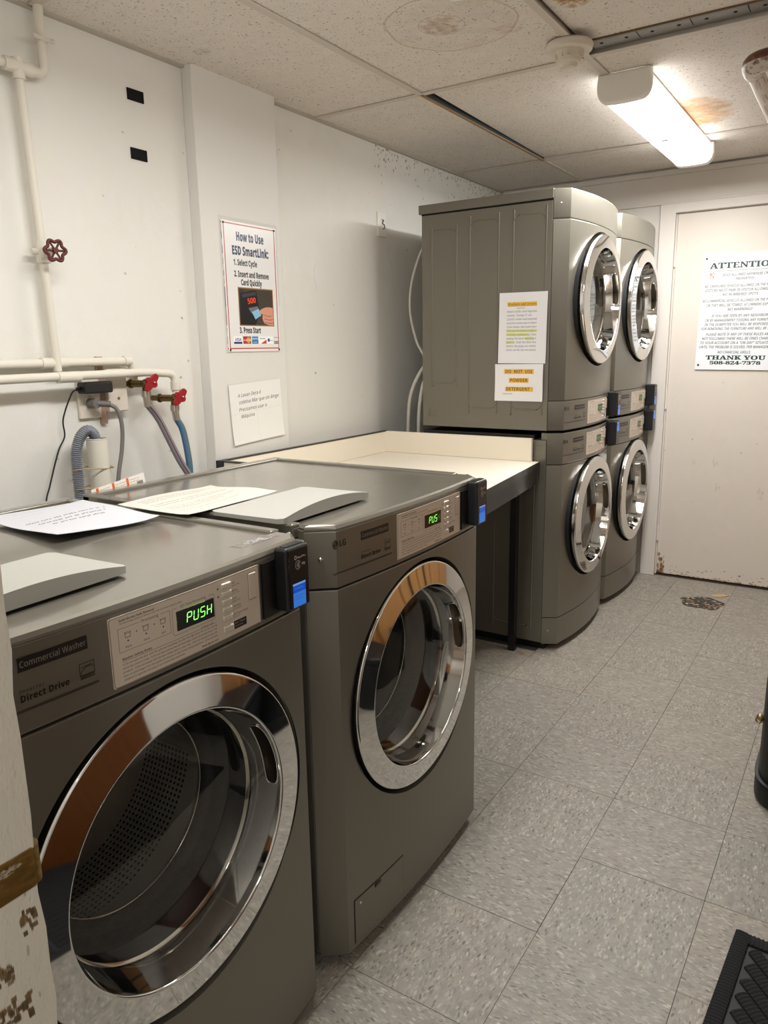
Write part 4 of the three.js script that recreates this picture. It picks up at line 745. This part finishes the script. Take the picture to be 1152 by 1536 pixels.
// standpipe with ribbed drain hose
{
  const s = thing('standpipe', 'white plastic standpipe with two twine ties against the left wall', 'pipe', [0.065, 0.3, 2.963]);
  put('pipe_wall', new THREE.CylinderGeometry(0.0305, 0.0305, 0.765, 28, 1, true).translate(0, 0.3825, 0), std(0xe3dfcf, 0.5, 0, { side: THREE.DoubleSide }), s);
  put('pipe_rim', new THREE.TorusGeometry(0.0292, 0.002, 8, 40).rotateX(Math.PI / 2).translate(0, 0.765, 0), M.pipe, s);
  for (const y of [0.682, 0.625]) {
    const pts = []; for (let i = 0; i < 24; i++) { const a = i / 24 * 6.2832; pts.push([Math.cos(a) * 0.034, y + 0.004 * Math.sin(a * 2), 0.026 + Math.sin(a) * 0.062]); }
    put('twine_tie', [tube(pts, 0.0018, 80, 6, true), new THREE.SphereGeometry(0.005, 8, 6).translate(0.03, y, -0.022)], std(0xb7a27c, 0.9), s);
  }
  const h = thing('drain_hose', 'ribbed grey drain hose looped into the top of the standpipe', 'hose', [0.065, 0.6, 3.035]);
  const c = curve([[0, 0, 0.0], [0, 0.2, 0], [0, 0.4, 0.002], [0.0, 0.465, -0.012], [0, 0.492, -0.042], [0, 0.475, -0.066], [0, 0.44, -0.07], [0, 0.4, -0.07]]);
  const g = new THREE.TubeGeometry(c, 700, 0.0145, 12), P = g.attributes.position, N = g.attributes.normal;
  for (let i = 0; i <= 700; i++) for (let j = 0; j <= 12; j++) { const k = i * 13 + j, d = 0.0018 * Math.sin(i * 1.05); P.setXYZ(k, P.getX(k) + N.getX(k) * d, P.getY(k) + N.getY(k) * d, P.getZ(k) + N.getZ(k) * d); }
  g.computeVertexNormals();
  put('hose_tube', g, std(0x83878f, 0.45), h);
}
{ // orange and white printed leaflet standing behind the washers
  const map = tex(512, 256, (g, w, h) => { g.fillStyle = '#eeeae2'; g.fillRect(0, 0, w, h); for (const x of [40, 190, 330]) { g.fillStyle = '#d9692b'; g.fillRect(x, 0, 24, h); for (let i = 0; i < 9; i++) scrawl(g, x + 34, 30 + i * 24, 98, 12, '#b58c74'); } g.fillStyle = '#8c8984'; g.fillRect(430, 60, 60, 60); });
  const g = new THREE.BoxGeometry(0.002, 0.07, 0.16, 1, 6, 10); deform(g, (v) => { v.x += 0.001 * Math.sin(v.z * 30); });
  tag(put('warning_leaflet', g, std(0xffffff, 0.6, 0, { map }), null, [0.4165, 0.965, 3.165], [0.12, 0, 0]), 'orange and white printed leaflet sticking up behind the near washers', 'leaflet');
}
// cover plate and white cords beside the stack
{
  const o = thing('hook_plate', 'narrow white wall plate with a small black hook near the dryer stack', 'wall plate', [0, 1.862, 1.31]);
  put('plate_cover', box(0.008, 0.105, 0.07, 0.004, 0, 0, 0.003), M.white, o);
  put('hook', tube([[0.008, 0.02, 0], [0.016, 0.016, 0], [0.01, 0.004, 0], [0.02, -0.004, 0], [0.02, -0.018, 0], [0.012, -0.02, 0]], 0.0022, 30, 6), M.black, o);
  const hoseMat = std(0xd2cdc2, 0.5);
  for (const [n, lab, pts, r] of [
    ['white_cord', 'white cord bulging out behind the nearer dryer, highest of the cords there', [[0.2, 1.78, 1.2], [0.16, 1.74, 1.22], [0.125, 1.6, 1.25], [0.12, 1.47, 1.255], [0.15, 1.34, 1.25], [0.2, 1.24, 1.25], [0.22, 1.05, 1.25], [0.22, 0.95, 1.25]], 0.006],
    ['white_cord', 'white cord bending down behind the nearer stack, outermost of the lower cords', [[0.22, 1.27, 1.22], [0.17, 1.2, 1.25], [0.135, 1.1, 1.28], [0.125, 0.98, 1.29], [0.12, 0.8, 1.29]], 0.0085],
    ['white_cord', 'white cord hanging just beside the stack edge, inner of the lower cords', [[0.24, 1.22, 1.27], [0.2, 1.14, 1.28], [0.18, 1.0, 1.285], [0.18, 0.8, 1.29]], 0.0085],
  ]) { const c = thing(n, lab, 'cord', pts[0]); const o0 = V(pts[0]); put('cord_run', tube(pts.map((q) => V(q).sub(o0).toArray()), r, 60, 10), hoseMat, c); put('cord_end', new THREE.SphereGeometry(r * 1.25, 10, 8), hoseMat, c); }
}

// ---------------------------------------------------------------- entrance jamb, mat and bin
{
  const map = tex(512, 1400, (g, w, h) => {
    g.fillStyle = '#e6e1d2'; g.fillRect(0, 0, w, h);
    for (let i = 0; i < 60; i++) blotch(g, rnd() * w, rnd() * h, rr(10, 60), rr(20, 120), ['#e4dfd2', '#d2ccbc'][i % 2], 0.12, 20);
    for (let i = 0; i < 9; i++) { const x = rr(0.1, 0.9) * w, y = h * rr(0.572, 0.62); for (let k = 0; k < 16; k++) { g.fillStyle = ['#6a563a', '#7d6745', '#57462f'][k % 3]; g.globalAlpha = 0.9; g.fillRect(x + rr(-26, 26), y + rr(-7, 7), rr(4, 22), rr(2, 6)); } }
    g.globalAlpha = 1; speckle(g, w, h, 70, ['#8a8069', '#a89e88'], 1, 4, 1.5, 0.7);
  });
  const jamb = struct('door_frame_2', toCreasedNormals(deform(new THREE.BoxGeometry(0.032, 2.05, 0.126, 2, 60, 3), (v) => { if (v.x > 0.01 && v.z < -0.05) v.z += 0.0022 * Math.sin(v.y * 63) * Math.sin(v.y * 21 + 1) + 0.001 * Math.sin(v.y * 170); }).translate(1.427, 1.025, 4.12), 0.5), std(0xffffff, 0.45, 0, { map, bumpMap: rep(noiseBump, 1, 6), bumpScale: 0.002 }));
  put('frame_side', span(2.33, 2.362, 0, 2.05, 4.055, 4.185, 0.003), M.farPaint, jamb);
  put('frame_head', span(1.4, 2.362, 2.03, 2.06, 4.055, 4.185, 0.003), M.farPaint, jamb);
  const sp = put('strike_plate', [span(1.4425, 1.4445, 0.896, 0.93, 4.06, 4.13, 0.0008), new THREE.CylinderGeometry(0.009, 0.009, 0.032, 16, 1, true, Math.PI * 0.5, Math.PI * 0.62).translate(1.435, 0.913, 4.06)], std(0xffffff, 0.45, 0.45, { side: THREE.DoubleSide, map: tex(128, 128, (g, w, h) => { g.fillStyle = '#8a6a34'; g.fillRect(0, 0, w, h); speckle(g, w, h, 160, ['#745626', '#96783c', '#6b4f22'], 4, 16, 1.5, 0.4); speckle(g, w, h, 30, ['#4a3718'], 1, 3, 3, 0.6); blotch(g, 90, 30, 18, 14, '#d8d2c2', 0.9, 80); }) }), jamb);
  sp.userData.label = 'worn brass strike plate half covered with white paint';
}
{
  const t = thing('floor_mat', 'black ribbed entrance mat with raised bars at lower right', 'mat', [1.828, 0, 2.7]);
  t.rotation.y = -0.06;
  const w = 0.62, d = 1.08, pile = std(0x1b1a1c, 0.95, 0), base = std(0x3a3a3c, 0.8);
  put('mat_base', span(0, w, 0, 0.004, 0, d), base, t);
  const ribbed = (len, wid) => { const g = new THREE.BoxGeometry(wid, 0.01, len, 4, 1, Math.round(len / 0.0022)); return deform(g, (v) => { if (v.y > 0) { v.y += 0.0016 * Math.sin(v.z / 0.0088 * 6.2832 + v.x * 60) - 0.003 * (v.x / wid * 2) ** 4; } }); };
  const side = ribbed(d, 0.03), end = ribbed(w - 0.06, 0.03).rotateY(Math.PI / 2);
  put('mat_border', side, pile, t, [0.015, 0.0085, d / 2]); put('mat_border', side, pile, t, [w - 0.015, 0.0085, d / 2]);
  put('mat_border', end, pile, t, [w / 2, 0.0085, 0.015]); put('mat_border', end, pile, t, [w / 2, 0.0085, d - 0.015]);
  // raised bars: slanting ones in the upper triangle, straight ones below it
  const bar = (x0, z0, x1, z1, wid) => { const L = Math.hypot(x1 - x0, z1 - z0); if (L < 0.02) return; const g = ribbed(L, wid); put('mat_bar', g, pile, t, [(x0 + x1) / 2, 0.0075, (z0 + z1) / 2], [0, Math.atan2(x1 - x0, z1 - z0), 0]); };
  const a = 0.04, zx0 = 0.04, X1 = w - 0.04, Z1 = d - 0.04;
  for (let c = -6; c <= 4; c++) { // lines z - zx0 = (x - a) + c * 0.045, kept above the half-way line
    const off = c * 0.045; let x0 = a, z0 = zx0 + off; if (z0 < zx0) { x0 = a - off; z0 = zx0; }
    let x1 = X1, z1 = zx0 + off + (X1 - a); const zm = Z1 * 0.5; if (z1 > zm) { x1 = a + (zm - zx0 - off); z1 = zm; }
    if (x1 > x0) bar(x0 + 0.006, z0 + 0.006, x1 - 0.006, z1 - 0.006, 0.0275);
  }
  for (let i = 0; i < 17; i++) { const x = a + 0.016 + i * 0.034; if (x > X1) break; const zs = Math.max(zx0 + 0.19 + Math.min(x - a, 0.24) * 0.9, 0); bar(x, zs + 0.05, x, Z1, 0.029); }
}
{
  const b = thing('waste_bin', 'black rounded bin standing on the floor at the right edge of the photo', 'bin', [2.015, 0, 1.98]);
  const shape = (e) => { const q = new THREE.Shape(), rx = 0.225 + e, rz = 0.2 + e; for (let i = 0; i <= 96; i++) { const t = i / 96 * 6.2832, c = Math.cos(t), n = Math.sin(t), x = rx * Math.sign(c) * Math.abs(c) ** 0.5, y = rz * Math.sign(n) * Math.abs(n) ** 0.5; i ? q.lineTo(x, y) : q.moveTo(x, y); } return q; };
  const up = (g, y) => toCreasedNormals(g.rotateX(-Math.PI / 2).translate(0, y, 0), 0.5), blk = std(0x050606, 0.5);
  put('bin_body', up(new THREE.ExtrudeGeometry(shape(0), { depth: 0.29, bevelEnabled: true, bevelSize: 0.04, bevelOffset: -0.04, bevelThickness: 0.06, bevelSegments: 8 }), 0.06), blk, b);
  put('bin_foot', up(new THREE.ExtrudeGeometry(shape(0.007), { depth: 0.045, bevelEnabled: true, bevelSize: 0.014, bevelOffset: -0.014, bevelThickness: 0.014, bevelSegments: 5 }), 0.014), blk, b);
  put('bin_rim', up(new THREE.ExtrudeGeometry(shape(0.009), { depth: 0.002, bevelEnabled: true, bevelSize: 0.002, bevelOffset: -0.002, bevelThickness: 0.002 }), 0.07), std(0x1c2022, 0.4), b);
  put('bin_latch', [new THREE.SphereGeometry(0.011, 14, 10).translate(-0.229, 0.243, 0.1), rod([-0.2, 0.245, 0.095], [-0.234, 0.24, 0.102], 0.006), new THREE.TorusGeometry(0.008, 0.0025, 8, 20).translate(-0.232, 0.235, 0.104)], std(0xa8926a, 0.3, 0.8), b);
}
// things of the right-hand side that only the chrome doors mirror
{
  const k = thing('storage_box', 'low black lidded storage box beside the bin, seen only mirrored in the middle washer door', 'box', [2.22, 0, 2.34]);
  put('box_body', span(-0.2, 0.2, 0, 0.29, -0.125, 0.125, 0.012), std(0x0b0d14, 0.55), k);
  put('box_lid', span(-0.207, 0.207, 0.288, 0.325, -0.13, 0.13, 0.01), std(0x0b0d14, 0.5), k);
}
{
  const wood = tex(512, 512, (g, w, h) => { g.fillStyle = '#b98650'; g.fillRect(0, 0, w, h); for (let i = 0; i < 260; i++) { g.strokeStyle = ['#a6733f', '#c8975f', '#98683a'][i % 3]; g.globalAlpha = rr(0.15, 0.5); g.lineWidth = rr(0.6, 3); const x = rnd() * w; g.beginPath(); g.moveTo(x, 0); g.bezierCurveTo(x + rr(-14, 14), h * 0.3, x + rr(-14, 14), h * 0.6, x + rr(-10, 10), h); g.stroke(); } g.globalAlpha = 1; });
  const m = std(0xffffff, 0.45, 0, { map: wood });
  const c = thing('wooden_cupboard', 'tan wooden cupboard at the right wall, seen only mirrored in the chrome washer doors', 'cupboard', [2.27, 0, 1.2]);
  put('cupboard_body', span(0.03, 0.225, 0, 0.98, -0.95, 0.98), m, c);
  for (let i = 0; i < 5; i++) { const z = -0.76 + i * 0.38, d = put('cupboard_door', span(0, 0.022, 0.06, 0.94, z - 0.178, z + 0.178, 0.004), m, c); put('knob', new THREE.SphereGeometry(0.014, 14, 10), M.brass, d, [-0.012, 0.62, z + 0.14]); }
  put('cupboard_post', [span(-0.012, 0.02, 0, 0.98, -0.012, 0.026), span(-0.012, 0.02, 0, 0.98, 0.37, 0.404)], std(0x241f1b, 0.5), c);
  const d = struct('door_2', span(2.395, 2.435, 0.01, 2.02, 3.0, 3.85, 0.003), std(0x8f7664, 0.35, 0, { map: wood }));
  put('door_knob', [new THREE.SphereGeometry(0.026, 20, 14).translate(2.345, 0.95, 3.07), rod([2.395, 0.95, 3.07], [2.35, 0.95, 3.07], 0.01)], M.brass, d);
}

scene.traverse((o) => { if (o.isLight) o.castShadow = o.castShadow || false; });
renderer.render(scene, camera);
